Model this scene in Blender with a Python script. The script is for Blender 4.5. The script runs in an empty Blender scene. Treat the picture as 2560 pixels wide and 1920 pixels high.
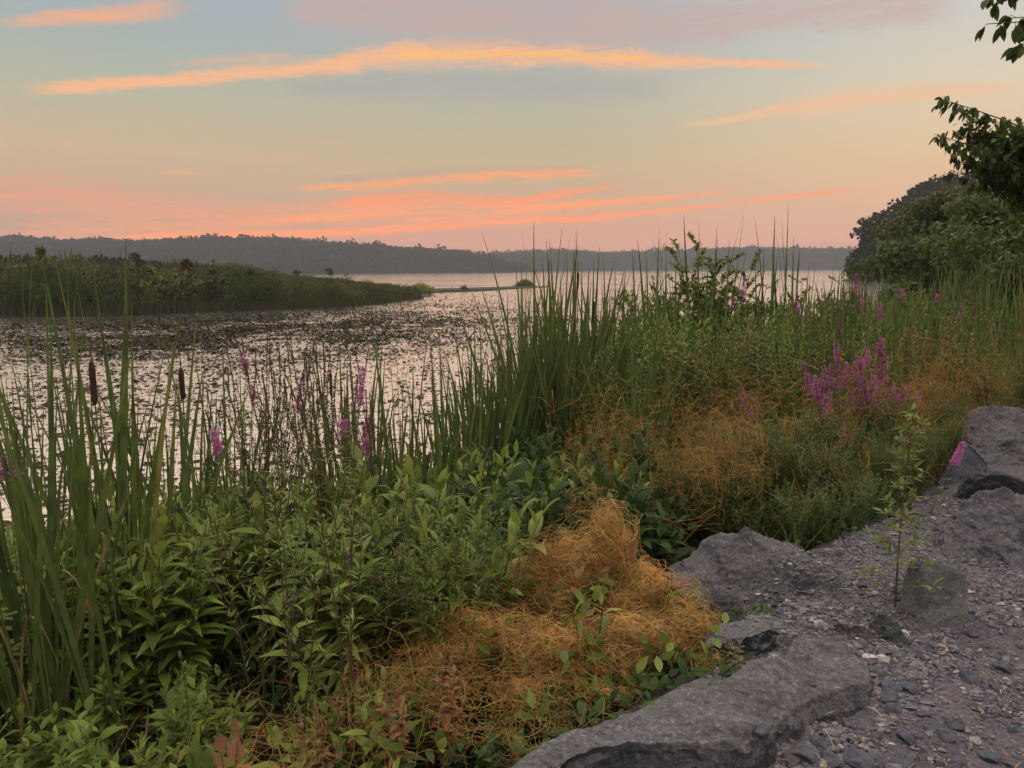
import bpy, math, random
import numpy as np
from mathutils import Vector, Matrix, noise as mn

R = math.radians
rng = np.random.default_rng(11)
random.seed(5)
scene = bpy.context.scene
col = scene.collection

# ------------------------------------------------------------------ camera
CAM = np.array([0.0, 0.0, 2.7])
FPX = 1934.0                      # focal length in photo pixels (2560 wide)
PITCH, ROLL = R(-8.45), R(0.33)
Fw = np.array([0, math.cos(PITCH), math.sin(PITCH)])
Up0 = np.array([0, -math.sin(PITCH), math.cos(PITCH)])
Rt0 = np.array([1.0, 0, 0])
Rt = Rt0 * math.cos(ROLL) - Up0 * math.sin(ROLL)
Up = Up0 * math.cos(ROLL) + Rt0 * math.sin(ROLL)
cd = bpy.data.cameras.new('camera')
cam = bpy.data.objects.new('camera', cd)
col.objects.link(cam)
M = Matrix(((Rt[0], Up[0], -Fw[0]), (Rt[1], Up[1], -Fw[1]), (Rt[2], Up[2], -Fw[2])))
cam.rotation_euler = M.to_euler()
cam.location = CAM
cd.sensor_width = 36.0
cd.lens = 36.0 * FPX / 2560
cd.clip_start, cd.clip_end = 0.05, 20000
scene.camera = cam


def ray(px, py):
    d = Fw + Rt * (px - 1280) / FPX + Up * (960 - py) / FPX
    return d


def on_plane(px, py, z):          # where the sight line meets a level plane
    d = ray(px, py)
    return CAM + d * ((z - CAM[2]) / d[2])


def at_y(px, py, Y):              # the point of the sight line Y metres ahead
    d = ray(px, py)
    return CAM + d * (Y / d[1])


# ------------------------------------------------------------------ world: dusk sky
W = bpy.data.worlds.new('World')
scene.world = W
W.use_nodes = True
nt = W.node_tree
for n in list(nt.nodes):
    nt.nodes.remove(n)
N, LK = nt.nodes, nt.links


def lin(c):
    return tuple(((v / 255) / 12.92 if v / 255 <= .04045 else ((v / 255 + .055) / 1.055) ** 2.4) for v in c)


def wm(op, a, b=None, c=None, clamp=False):
    n = N.new('ShaderNodeMath'); n.operation = op; n.use_clamp = clamp
    for i, v in enumerate((a, b, c)):
        if v is None: continue
        if isinstance(v, (int, float)): n.inputs[i].default_value = v
        else: LK.new(v, n.inputs[i])
    return n.outputs[0]


def wmix(f, a, b):
    n = N.new('ShaderNodeMix'); n.data_type = 'RGBA'
    for s, v in ((n.inputs[0], f), (n.inputs[6], a), (n.inputs[7], b)):
        if isinstance(v, tuple): s.default_value = (*v, 1)
        elif isinstance(v, (int, float)): s.default_value = v
        else: LK.new(v, s)
    return n.outputs[2]


def wsmooth(v, a, b):
    n = N.new('ShaderNodeMapRange'); n.interpolation_type = 'SMOOTHSTEP'
    LK.new(v, n.inputs[0]); n.inputs[1].default_value = a; n.inputs[2].default_value = b
    return n.outputs[0]


tc = N.new('ShaderNodeTexCoord')
sx = N.new('ShaderNodeSeparateXYZ'); LK.new(tc.outputs['Generated'], sx.inputs[0])
el = wm('MULTIPLY', wm('ARCSINE', sx.outputs[2]), 180 / math.pi)
az = wm('MULTIPLY', wm('ARCTAN2', sx.outputs[0], sx.outputs[1]), 180 / math.pi)


def ramp(v, stops):
    n = N.new('ShaderNodeValToRGB'); LK.new(v, n.inputs[0])
    e = n.color_ramp.elements
    while len(e) < len(stops): e.new(0.5)
    for k, (p, c) in enumerate(stops):
        e[k].position = p; e[k].color = (*c, 1)
    return n.outputs[0]


eln = wm('DIVIDE', el, 90)
gl = ramp(eln, [(0.0, lin((176, 136, 126))), (.022, lin((186, 146, 132))), (.05, lin((190, 162, 142))), (.085, lin((202, 176, 146))),
                (.125, lin((184, 182, 160))), (.165, lin((166, 177, 175))), (.21, lin((162, 173, 184))), (.36, (1.0, .93, .88)), (1, (1.0, .97, .94))])
gr = ramp(eln, [(0.0, lin((200, 150, 138))), (.022, lin((204, 158, 142))), (.05, lin((218, 176, 146))), (.085, lin((222, 192, 156))),
                (.125, lin((218, 203, 178))), (.165, lin((204, 202, 192))), (.21, lin((198, 200, 204))), (.36, (1.0, .93, .88)), (1, (1.0, .97, .94))])
gc = ramp(eln, [(0.0, lin((190, 138, 126))), (.022, lin((202, 150, 134))), (.05, lin((200, 164, 138))), (.085, lin((194, 176, 144))),
                (.125, lin((184, 180, 160))), (.165, lin((174, 178, 174))), (.21, lin((172, 176, 184))), (.36, (1.0, .93, .88)), (1, (1.0, .97, .94))])
base = wmix(wsmooth(az, -28, 2), gl, gc)
base = wmix(wsmooth(az, 2, 32), base, gr)

# stretched wispy noise in sky angles
cmb = N.new('ShaderNodeCombineXYZ')
LK.new(wm('MULTIPLY', az, .055), cmb.inputs[0]); LK.new(wm('ADD', wm('MULTIPLY', el, 1.0), wm('MULTIPLY', az, -.045)), cmb.inputs[1])


def wnoise(scale, detail, rough=.6, vec=None, dist=0.0):
    n = N.new('ShaderNodeTexNoise'); n.inputs['Scale'].default_value = scale; n.inputs['Detail'].default_value = detail
    n.inputs['Roughness'].default_value = rough; n.inputs['Distortion'].default_value = dist
    LK.new(vec or cmb.outputs[0], n.inputs['Vector']); return n.outputs[0]


cmb2 = N.new('ShaderNodeCombineXYZ'); LK.new(wm('MULTIPLY', az, .3), cmb2.inputs[0]); LK.new(el, cmb2.inputs[1])
n_edge = wnoise(.9, 10, .70, cmb2.outputs[0], .8)
n_str = wnoise(1.9, 9, .68, None, .5)
n_fine = wnoise(4.0, 5, .6, None, .2)


def azel(px, py):
    d = ray(px, py); d = d / np.linalg.norm(d)
    return math.degrees(math.atan2(d[0], d[1])), math.degrees(math.asin(d[2]))


def fcurve(pts):
    n = N.new('ShaderNodeFloatCurve'); LK.new(azn, n.inputs['Value'])
    c = n.mapping.curves[0]
    while len(c.points) < len(pts): c.points.new(.5, .5)
    for k, (x, y) in enumerate(pts):
        c.points[k].location = (x, y); c.points[k].handle_type = 'AUTO'
    n.mapping.update()
    return n.outputs[0]


azn = wm('DIVIDE', wm('ADD', az, 50), 100)


def streak(pts, colr, strength, edge=.8, tex=.5, inner=.25):
    P = sorted((azel(x, y)[0], azel(x, y)[1], w * 57.3 / FPX) for x, y, w in pts)
    cen = wm('MULTIPLY', fcurve([((a + 50) / 100, e / 30) for a, e, w in P]), 30)
    wid = wm('MAXIMUM', wm('MULTIPLY', fcurve([((P[0][0] + 50) / 100 - .012, 0)] + [((a + 50) / 100, w / 5) for a, e, w in P] + [((P[-1][0] + 50) / 100 + .012, 0)]), 5), .001)
    d = wm('SUBTRACT', el, cen)
    d = wm('ADD', d, wm('MULTIPLY', wm('MULTIPLY', wm('SUBTRACT', n_edge, .5), edge), wm('MINIMUM', wm('MULTIPLY', wid, 3.0), 2.2)))
    q = wm('DIVIDE', wm('ABSOLUTE', d), wid)
    m = wm('SUBTRACT', 1, wsmooth(q, inner, 1.35))
    a0, a1 = P[0][0], P[-1][0]
    m = wm('MULTIPLY', m, wsmooth(az, a0 - 1, a0 + 2.0)); m = wm('MULTIPLY', m, wm('SUBTRACT', 1, wsmooth(az, a1 - 3.0, a1 + 1)))
    t = wm('ADD', 1 - tex, wm('MULTIPLY', wsmooth(n_str, .30, .60), tex))
    m = wm('MULTIPLY', wm('MULTIPLY', m, t), strength, clamp=True)
    return m, colr


layers = [
    ([(700, 0, 50), (900, 20, 70), (1100, 40, 75), (1400, 60, 75), (1700, 60, 60), (2000, 30, 45), (2400, 10, 40)], (200, 168, 160), .75, 1.3, .55, .1),
    ([(700, 215, 30), (1000, 215, 45), (1400, 220, 45), (1700, 225, 25)], (166, 164, 162), .5, 1.0, .4, .0),
    ([(0, 58, 13), (150, 46, 14), (280, 36, 22), (380, 26, 25), (470, 20, 9)], (238, 174, 138), .9, .7, .5, .2),
    ([(80, 222, 13), (200, 216, 15), (400, 200, 15), (600, 185, 18), (800, 165, 23), (950, 143, 29), (1080, 133, 31), (1300, 138, 28), (1500, 145, 24), (1700, 152, 18), (1850, 158, 11), (2080, 166, 6)], (244, 184, 142), 1.0, .9, .35, .1),
    ([(980, 142, 5), (1080, 137, 8), (1300, 136, 8), (1500, 142, 9), (1650, 152, 6)], (252, 190, 104), .8, .5, .5, .0),
    ([(430, 160, 6), (600, 148, 10), (760, 138, 6)], (226, 176, 148), .6, .8, .5, .1),
    ([(1700, 312, 6), (1800, 303, 10), (1900, 285, 15), (2050, 262, 24), (2200, 240, 24), (2400, 225, 17), (2560, 220, 12)], (238, 188, 150), .8, .7, .4, .1),
    ([(-500, 470, 40), (0, 480, 45), (100, 500, 60), (300, 515, 58), (500, 528, 48), (650, 540, 34), (850, 545, 18)], (226, 156, 128), .8, 1.0, .8, .0),
    ([(-400, 600, 14), (100, 594, 24), (300, 582, 36), (600, 565, 44), (850, 545, 50), (1100, 530, 44), (1400, 515, 26), (1700, 500, 10)], (236, 158, 122), .65, 1.0, .85, .0),
    ([(800, 450, 8), (950, 440, 12), (1150, 425, 12), (1350, 420, 10), (1500, 430, 5)], (176, 156, 148), .4, 1.1, .5, .0),
    ([(740, 472, 6), (850, 468, 9), (950, 462, 12), (1100, 445, 13), (1250, 438, 15), (1400, 434, 13), (1520, 437, 6)], (248, 162, 116), .9, 1.1, .8, .05),
    ([(820, 512, 14), (980, 500, 22), (1100, 495, 20), (1250, 505, 14), (1500, 470, 9), (1560, 466, 6)], (246, 152, 112), 1.0, 1.2, .9, .1),
    ([(300, 592, 5), (500, 590, 9), (760, 584, 11), (1000, 572, 13), (1300, 553, 12), (1600, 535, 9), (1900, 500, 6), (2180, 470, 4)], (252, 152, 108), .9, .9, .7, .05),
    ([(700, 545, 14), (900, 540, 18), (1100, 530, 16), (1300, 522, 13), (1500, 505, 10), (1700, 490, 7), (1850, 476, 4)], (250, 158, 112), .9, 1.2, .95, .0),
    ([(400, 434, 5), (460, 433, 8), (520, 432, 4)], (238, 172, 128), .8, .5, .3, .1),
]
sky = base
for args in layers:
    m, c = streak(*args)
    sky = wmix(m, sky, lin(c))
# broad colour break-up of the low sky
low = wm('MULTIPLY', wm('MULTIPLY', wsmooth(el, .5, 3), wm('SUBTRACT', 1, wsmooth(el, 7, 12))), wsmooth(n_fine, .52, .7))
sky = wmix(wm('MULTIPLY', low, .22), sky, lin((240, 160, 130)))
# sky overhead brightened to light the foreground, plus a little physical dusk sky
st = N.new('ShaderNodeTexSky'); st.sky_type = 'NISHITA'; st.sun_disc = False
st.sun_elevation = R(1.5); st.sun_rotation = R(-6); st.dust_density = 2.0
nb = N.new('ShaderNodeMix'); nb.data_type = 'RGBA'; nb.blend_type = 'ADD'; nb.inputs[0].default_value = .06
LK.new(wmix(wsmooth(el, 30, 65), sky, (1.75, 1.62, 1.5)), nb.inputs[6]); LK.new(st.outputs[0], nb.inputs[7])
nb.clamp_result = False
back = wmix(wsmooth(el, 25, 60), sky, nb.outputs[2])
# the low sky is seen through the haze box: give it the strength it has behind the haze
HAZE, HTOP, AIR = .0008, 50.0, (.125, .125, .135)
plen = wm('DIVIDE', HTOP - 2.7, wm('MAXIMUM', sx.outputs[2], .001)); plen = wm('MINIMUM', plen, 1510.0)
TT = wm('EXPONENT', wm('MULTIPLY', plen, -HAZE))
airc = wmix(TT, AIR, (0.0, 0.0, 0.0))
ns = N.new('ShaderNodeMix'); ns.data_type = 'RGBA'; ns.blend_type = 'SUBTRACT'; ns.inputs[0].default_value = 1; ns.clamp_result = False
LK.new(back, ns.inputs[6]); LK.new(airc, ns.inputs[7])
nd = N.new('ShaderNodeMix'); nd.data_type = 'RGBA'; nd.blend_type = 'DIVIDE'; nd.inputs[0].default_value = 1; nd.clamp_result = False
LK.new(ns.outputs[2], nd.inputs[6]); LK.new(TT, nd.inputs[7])
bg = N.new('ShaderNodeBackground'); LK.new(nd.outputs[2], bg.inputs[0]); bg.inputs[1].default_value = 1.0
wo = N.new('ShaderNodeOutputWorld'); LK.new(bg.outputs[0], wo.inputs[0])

sl = bpy.data.lights.new('sun', 'SUN'); sl.energy = 1.0; sl.angle = R(85); sl.color = (1, .72, .52)
so = bpy.data.objects.new('sun', sl); col.objects.link(so)
so.rotation_euler = Vector((-math.sin(R(-6)) * math.cos(R(14)), -math.cos(R(-6)) * math.cos(R(14)), -math.sin(R(14)))).to_track_quat('-Z', 'Y').to_euler()

scene.view_settings.view_transform = 'Standard'
scene.view_settings.look = 'None'
scene.view_settings.gamma = 1
scene.view_settings.exposure = 0.0
scene.render.resolution_x, scene.render.resolution_y = 1024, 768
scene.cycles.volume_bounces = 1
scene.cycles.max_bounces = 8
scene.cycles.transparent_max_bounces = 8

# ------------------------------------------------------------------ materials


def newmat(name):
    m = bpy.data.materials.new(name); m.use_nodes = True
    t = m.node_tree; b = t.nodes['Principled BSDF']
    return m, t, b


def tn(t, kind, **kw):
    n = t.nodes.new(kind)
    for k, v in kw.items():
        if k in n.inputs: n.inputs[k].default_value = v
        else: setattr(n, k, v)
    return n


def rampn(t, src, stops, interp='LINEAR'):
    n = t.nodes.new('ShaderNodeValToRGB'); t.links.new(src, n.inputs[0])
    n.color_ramp.interpolation = interp
    e = n.color_ramp.elements
    while len(e) < len(stops): e.new(.5)
    for k, (p, c) in enumerate(stops):
        e[k].position = p; e[k].color = (*c, 1)
    return n.outputs[0]


def leafmat(name, stops, tip=None, tipstart=.8, transl=.35, rough=.5, spec=.3, patch=None):
    """stops: hue range over the per-leaf random value; tip: colour the leaf ends dry to"""
    m, t, b = newmat(name)
    at = tn(t, 'ShaderNodeAttribute', attribute_name='leaf')
    sp = t.nodes.new('ShaderNodeSeparateColor'); t.links.new(at.outputs['Color'], sp.inputs[0])
    oi = t.nodes.new('ShaderNodeObjectInfo')
    ad = tn(t, 'ShaderNodeMath', operation='MULTIPLY_ADD'); ad.inputs[1].default_value = .35
    t.links.new(oi.outputs['Random'], ad.inputs[0])
    sc = tn(t, 'ShaderNodeMath', operation='MULTIPLY'); sc.inputs[1].default_value = .65
    t.links.new(sp.outputs[0], sc.inputs[0]); t.links.new(sc.outputs[0], ad.inputs[2])
    c = rampn(t, ad.outputs[0], stops)
    if tip:
        mr = tn(t, 'ShaderNodeMath', operation='MULTIPLY_ADD'); mr.inputs[1].default_value = .5
        t.links.new(sp.outputs[2], mr.inputs[0]); t.links.new(sp.outputs[1], mr.inputs[2])
        rr = t.nodes.new('ShaderNodeMapRange'); t.links.new(mr.outputs[0], rr.inputs[0])
        rr.inputs[1].default_value = tipstart + .35; rr.inputs[2].default_value = tipstart + .6
        mx = tn(t, 'ShaderNodeMix', data_type='RGBA'); t.links.new(rr.outputs[0], mx.inputs[0])
        t.links.new(c, mx.inputs[6]); mx.inputs[7].default_value = (*tip, 1); c = mx.outputs[2]
    tcn = t.nodes.new('ShaderNodeTexCoord')
    nz = tn(t, 'ShaderNodeTexNoise', Scale=9.0, Detail=2.0); t.links.new(tcn.outputs['Object'], nz.inputs['Vector'])
    hs = t.nodes.new('ShaderNodeHueSaturation')
    mr2 = t.nodes.new('ShaderNodeMapRange'); t.links.new(nz.outputs[0], mr2.inputs[0])
    mr2.inputs[1].default_value = .3; mr2.inputs[2].default_value = .7; mr2.inputs[3].default_value = .7; mr2.inputs[4].default_value = 1.3
    t.links.new(mr2.outputs[0], hs.inputs['Value']); t.links.new(c, hs.inputs['Color']); c = hs.outputs[0]
    t.links.new(c, b.inputs['Base Color'])
    b.inputs['Roughness'].default_value = rough; b.inputs['Specular IOR Level'].default_value = spec
    tr = t.nodes.new('ShaderNodeBsdfTranslucent'); t.links.new(c, tr.inputs[0])
    ms = t.nodes.new('ShaderNodeMixShader'); ms.inputs[0].default_value = transl
    t.links.new(b.outputs[0], ms.inputs[1]); t.links.new(tr.outputs[0], ms.inputs[2])
    t.links.new(ms.outputs[0], t.nodes['Material Output'].inputs[0])
    return m


def plainmat(name, stops, scale=8, rough=.8, bump=.3, bscale=30, spec=.3):
    m, t, b = newmat(name)
    tcn = t.nodes.new('ShaderNodeTexCoord')
    nz = tn(t, 'ShaderNodeTexNoise', Scale=scale, Detail=6.0); t.links.new(tcn.outputs['Object'], nz.inputs['Vector'])
    t.links.new(rampn(t, nz.outputs[0], stops), b.inputs['Base Color'])
    b.inputs['Roughness'].default_value = rough; b.inputs['Specular IOR Level'].default_value = spec
    n2 = tn(t, 'ShaderNodeTexNoise', Scale=bscale, Detail=6.0); t.links.new(tcn.outputs['Object'], n2.inputs['Vector'])
    bp = t.nodes.new('ShaderNodeBump'); bp.inputs['Strength'].default_value = bump; bp.inputs['Distance'].default_value = .02
    t.links.new(n2.outputs[0], bp.inputs['Height']); t.links.new(bp.outputs[0], b.inputs['Normal'])
    return m


def rockmat(name, top, side, pink=.0, lich=0.0, streaks=0.0, speck=.5):
    m, t, b = newmat(name)
    tcn = t.nodes.new('ShaderNodeTexCoord'); oc = tcn.outputs['Object']
    mp = t.nodes.new('ShaderNodeMapping'); t.links.new(oc, mp.inputs[0]); mp.inputs['Scale'].default_value = (1, 5, 3) if streaks else (1, 1, 1)
    mp.inputs['Rotation'].default_value = (0, 0, R(-18))
    n1 = tn(t, 'ShaderNodeTexNoise', Scale=3.5, Detail=8.0, Roughness=.65); t.links.new(mp.outputs[0], n1.inputs['Vector'])
    n2 = tn(t, 'ShaderNodeTexNoise', Scale=55.0, Detail=4.0, Roughness=.7); t.links.new(oc, n2.inputs['Vector'])
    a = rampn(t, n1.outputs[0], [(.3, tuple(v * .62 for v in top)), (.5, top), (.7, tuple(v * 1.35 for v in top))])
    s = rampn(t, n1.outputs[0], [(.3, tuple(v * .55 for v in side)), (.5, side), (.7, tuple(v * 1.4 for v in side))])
    # upward faces take the top colour, steep faces the side colour
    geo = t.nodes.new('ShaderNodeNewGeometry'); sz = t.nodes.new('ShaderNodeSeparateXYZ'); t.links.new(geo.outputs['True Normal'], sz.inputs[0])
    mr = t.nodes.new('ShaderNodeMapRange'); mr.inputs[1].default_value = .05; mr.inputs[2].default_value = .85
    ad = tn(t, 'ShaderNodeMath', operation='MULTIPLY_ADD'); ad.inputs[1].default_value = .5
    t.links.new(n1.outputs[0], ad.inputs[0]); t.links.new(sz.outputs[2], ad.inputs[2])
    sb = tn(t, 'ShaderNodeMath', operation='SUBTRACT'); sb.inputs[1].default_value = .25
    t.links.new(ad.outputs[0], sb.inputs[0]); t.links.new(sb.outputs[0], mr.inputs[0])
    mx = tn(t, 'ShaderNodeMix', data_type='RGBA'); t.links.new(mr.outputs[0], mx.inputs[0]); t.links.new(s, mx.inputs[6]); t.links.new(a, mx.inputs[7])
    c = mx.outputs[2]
    if pink:
        n3 = tn(t, 'ShaderNodeTexNoise', Scale=2.2, Detail=5.0); t.links.new(mp.outputs[0], n3.inputs['Vector'])
        mr3 = t.nodes.new('ShaderNodeMapRange'); t.links.new(n3.outputs[0], mr3.inputs[0]); mr3.inputs[1].default_value = .5; mr3.inputs[2].default_value = .68; mr3.inputs[4].default_value = pink
        mu3 = tn(t, 'ShaderNodeMath', operation='MULTIPLY'); t.links.new(mr3.outputs[0], mu3.inputs[0]); t.links.new(mr.outputs[0], mu3.inputs[1])
        m3 = tn(t, 'ShaderNodeMix', data_type='RGBA'); t.links.new(mu3.outputs[0], m3.inputs[0]); t.links.new(c, m3.inputs[6]); m3.inputs[7].default_value = (.20, .135, .12, 1); c = m3.outputs[2]
    if lich:
        n4 = tn(t, 'ShaderNodeTexNoise', Scale=7.0, Detail=7.0, Roughness=.7); t.links.new(oc, n4.inputs['Vector'])
        mr4 = t.nodes.new('ShaderNodeMapRange'); t.links.new(n4.outputs[0], mr4.inputs[0]); mr4.inputs[1].default_value = .52; mr4.inputs[2].default_value = .6; mr4.inputs[4].default_value = lich
        m4 = tn(t, 'ShaderNodeMix', data_type='RGBA'); t.links.new(mr4.outputs[0], m4.inputs[0]); t.links.new(c, m4.inputs[6]); m4.inputs[7].default_value = (.42, .40, .40, 1); c = m4.outputs[2]
    # grain: dark pits and pale crystals
    g = rampn(t, n2.outputs[0], [(.3, (.3, .3, .33)), (.43, (.8, .8, .8)), (.57, (1.1, 1.1, 1.1)), (.68, (2.1, 2.1, 2.1))])
    m5 = tn(t, 'ShaderNodeMix', data_type='RGBA', blend_type='MULTIPLY'); m5.inputs[0].default_value = speck; t.links.new(c, m5.inputs[6]); t.links.new(g, m5.inputs[7])
    t.links.new(m5.outputs[2], b.inputs['Base Color'])
    b.inputs['Roughness'].default_value = .85; b.inputs['Specular IOR Level'].default_value = .25
    n6 = tn(t, 'ShaderNodeTexNoise', Scale=18.0, Detail=10.0, Roughness=.7); t.links.new(mp.outputs[0], n6.inputs['Vector'])
    bp = t.nodes.new('ShaderNodeBump'); bp.inputs['Strength'].default_value = 1.0; bp.inputs['Distance'].default_value = .055
    t.links.new(n6.outputs[0], bp.inputs['Height'])
    bp2 = t.nodes.new('ShaderNodeBump'); bp2.inputs['Strength'].default_value = .8; bp2.inputs['Distance'].default_value = .012
    t.links.new(n2.outputs[0], bp2.inputs['Height']); t.links.new(bp.outputs[0], bp2.inputs['Normal']); t.links.new(bp2.outputs[0], b.inputs['Normal'])
    return m


G_CAT = leafmat('cattail_leaf', [(0, (.05, .08, .026)), (.45, (.09, .13, .034)), (.8, (.13, .17, .042)), (1, (.20, .19, .055))], tip=(.24, .15, .05), tipstart=.98, transl=.35)
G_DRY = leafmat('dry_leaf', [(0, (.16, .09, .045)), (.5, (.27, .17, .08)), (1, (.38, .27, .15))], transl=.25)
G_LEAF = leafmat('herb_leaf', [(0, (.105, .155, .032)), (.4, (.18, .235, .046)), (.8, (.26, .31, .06)), (.93, (.33, .33, .07)), (1, (.32, .15, .08))], transl=.38)
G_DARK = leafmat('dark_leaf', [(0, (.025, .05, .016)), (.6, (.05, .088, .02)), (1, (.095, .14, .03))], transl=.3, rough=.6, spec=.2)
G_FINE = leafmat('fine_leaf', [(0, (.08, .115, .024)), (.5, (.14, .18, .034)), (1, (.21, .23, .05))], transl=.35)
G_RED = leafmat('reddened_leaf', [(0, (.24, .07, .05)), (.5, (.34, .15, .09)), (1, (.24, .20, .07))], transl=.35)
G_BUSH = leafmat('bush_leaf', [(0, (.09, .14, .028)), (.5, (.17, .225, .04)), (1, (.28, .29, .07))], transl=.5)
G_MARSH = leafmat('marsh_leaf', [(0, (.030, .045, .018)), (.3, (.065, .078, .026)), (.65, (.12, .118, .045)), (.9, (.19, .165, .06)), (1, (.16, .09, .05))], transl=.3, rough=.8, spec=.1)
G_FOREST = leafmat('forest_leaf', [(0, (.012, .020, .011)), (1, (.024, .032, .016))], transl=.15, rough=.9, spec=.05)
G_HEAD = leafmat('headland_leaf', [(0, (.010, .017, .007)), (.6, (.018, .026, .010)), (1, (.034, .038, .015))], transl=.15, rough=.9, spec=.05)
G_TREE = leafmat('tree_leaf', [(0, (.035, .055, .014)), (.5, (.07, .10, .02)), (1, (.125, .155, .03))], transl=.4)
G_OLIVE = leafmat('olive_leaf', [(0, (.05, .06, .018)), (.5, (.09, .10, .025)), (1, (.14, .12, .04))], transl=.35)
G_MAG = leafmat('magenta_petal', [(0, (.36, .06, .24)), (.5, (.58, .14, .42)), (1, (.72, .28, .56))], transl=.4)
G_SPENT = leafmat('spent_flower', [(0, (.09, .06, .03)), (.6, (.15, .10, .045)), (1, (.22, .09, .10))], transl=.2)
G_DOD = leafmat('dodder_thread', [(0, (.42, .19, .06)), (.25, (.60, .32, .09)), (.6, (.78, .50, .17)), (.9, (.88, .68, .32)), (1, (.55, .24, .14))], transl=.3, rough=.45)
G_DODB = leafmat('dodder_brown', [(0, (.28, .13, .04)), (.5, (.46, .25, .065)), (1, (.54, .38, .10))], transl=.3)
G_WHITE = leafmat('white_petal', [(0, (.7, .7, .66)), (1, (.85, .85, .8))], transl=.3)
G_PAD = leafmat('lily_leaf', [(0, (.018, .017, .010)), (.6, (.045, .038, .022)), (1, (.085, .065, .04))], transl=.05, rough=.85, spec=.1)
M_STEM = plainmat('green_stem', [(.3, (.06, .10, .03)), (.7, (.12, .12, .05))], rough=.6, bump=.1)
M_RSTEM = plainmat('brown_stem', [(.3, (.06, .045, .025)), (.7, (.12, .07, .04))], rough=.7, bump=.1)
M_BARK = plainmat('bark', [(.3, (.05, .04, .03)), (.7, (.11, .09, .07))], scale=12, bump=.8)
M_HEAD = plainmat('seed_head_velvet', [(.3, (.035, .016, .01)), (.7, (.07, .032, .02))], scale=40, rough=.95, bump=.3, bscale=300)
M_TWIG = plainmat('dry_twig', [(.3, (.28, .2, .13)), (.7, (.42, .33, .23))], scale=30, bump=.2)
M_BLACK = plainmat('seed_ball', [(.3, (.03, .025, .02)), (.7, (.06, .05, .035))], scale=30)

# ------------------------------------------------------------------ mesh helpers


class MB:
    def __init__(s): s.V = []; s.Q = []; s.T = []; s.D = []; s.n = 0

    def add(s, V, Q=None, T=None, D=None):
        V = np.asarray(V, float).reshape(-1, 3)
        if Q is not None and len(Q): s.Q.append(np.asarray(Q, np.int64) + s.n)
        if T is not None and len(T): s.T.append(np.asarray(T, np.int64) + s.n)
        s.V.append(V); s.D.append(np.zeros((len(V), 3)) if D is None else np.asarray(D, float).reshape(-1, 3))
        s.n += len(V)

    def mesh(s, name, mat, smooth=True):
        me = bpy.data.meshes.new(name)
        V = np.concatenate(s.V) if s.V else np.zeros((0, 3))
        Q = np.concatenate(s.Q) if s.Q else np.zeros((0, 4), np.int64)
        T = np.concatenate(s.T) if s.T else np.zeros((0, 3), np.int64)
        me.vertices.add(len(V)); me.vertices.foreach_set('co', V.ravel())
        me.loops.add(Q.size + T.size)
        me.loops.foreach_set('vertex_index', np.concatenate([Q.ravel(), T.ravel()]).astype(np.int32))
        me.polygons.add(len(Q) + len(T))
        st_ = np.concatenate([np.arange(len(Q)) * 4, Q.size + np.arange(len(T)) * 3]).astype(np.int32)
        me.polygons.foreach_set('loop_start', st_)
        me.polygons.foreach_set('use_smooth', np.full(len(Q) + len(T), smooth, bool))
        D = np.concatenate(s.D) if s.D else np.zeros((0, 3))
        a = me.attributes.new('leaf', 'FLOAT_COLOR', 'POINT')
        a.data.foreach_set('color', np.hstack([D, np.ones((len(D), 1))]).astype(np.float32).ravel())
        me.update(calc_edges=True)
        me.materials.append(mat)
        return me


def nrm(v):
    v = np.asarray(v, float)
    return v / np.maximum(np.linalg.norm(v, axis=-1, keepdims=True), 1e-9)


PROF = {
    'lance': lambda u: np.abs(np.sin(np.pi * np.clip(u, 0, 1) ** .72)) ** 1.25 * .98 + .02,
    'oval': lambda u: np.sin(np.pi * np.clip(u, 0, 1) ** .85) ** .6 * .97 + .03,
    'blade': lambda u: np.where(u < .55, .7 + .55 * u, 1.0) * np.clip((1.02 - u) / .36, 0.02, 1) ** .85,
    'heart': lambda u: np.where(u < .12, .55 + 3.7 * u, np.clip((1.02 - u) / .9, 0, 1) ** .8),
    'needle': lambda u: np.where(u < .3, .6 + u, np.clip((1.03 - u) / .75, 0.03, 1)),
}


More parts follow.
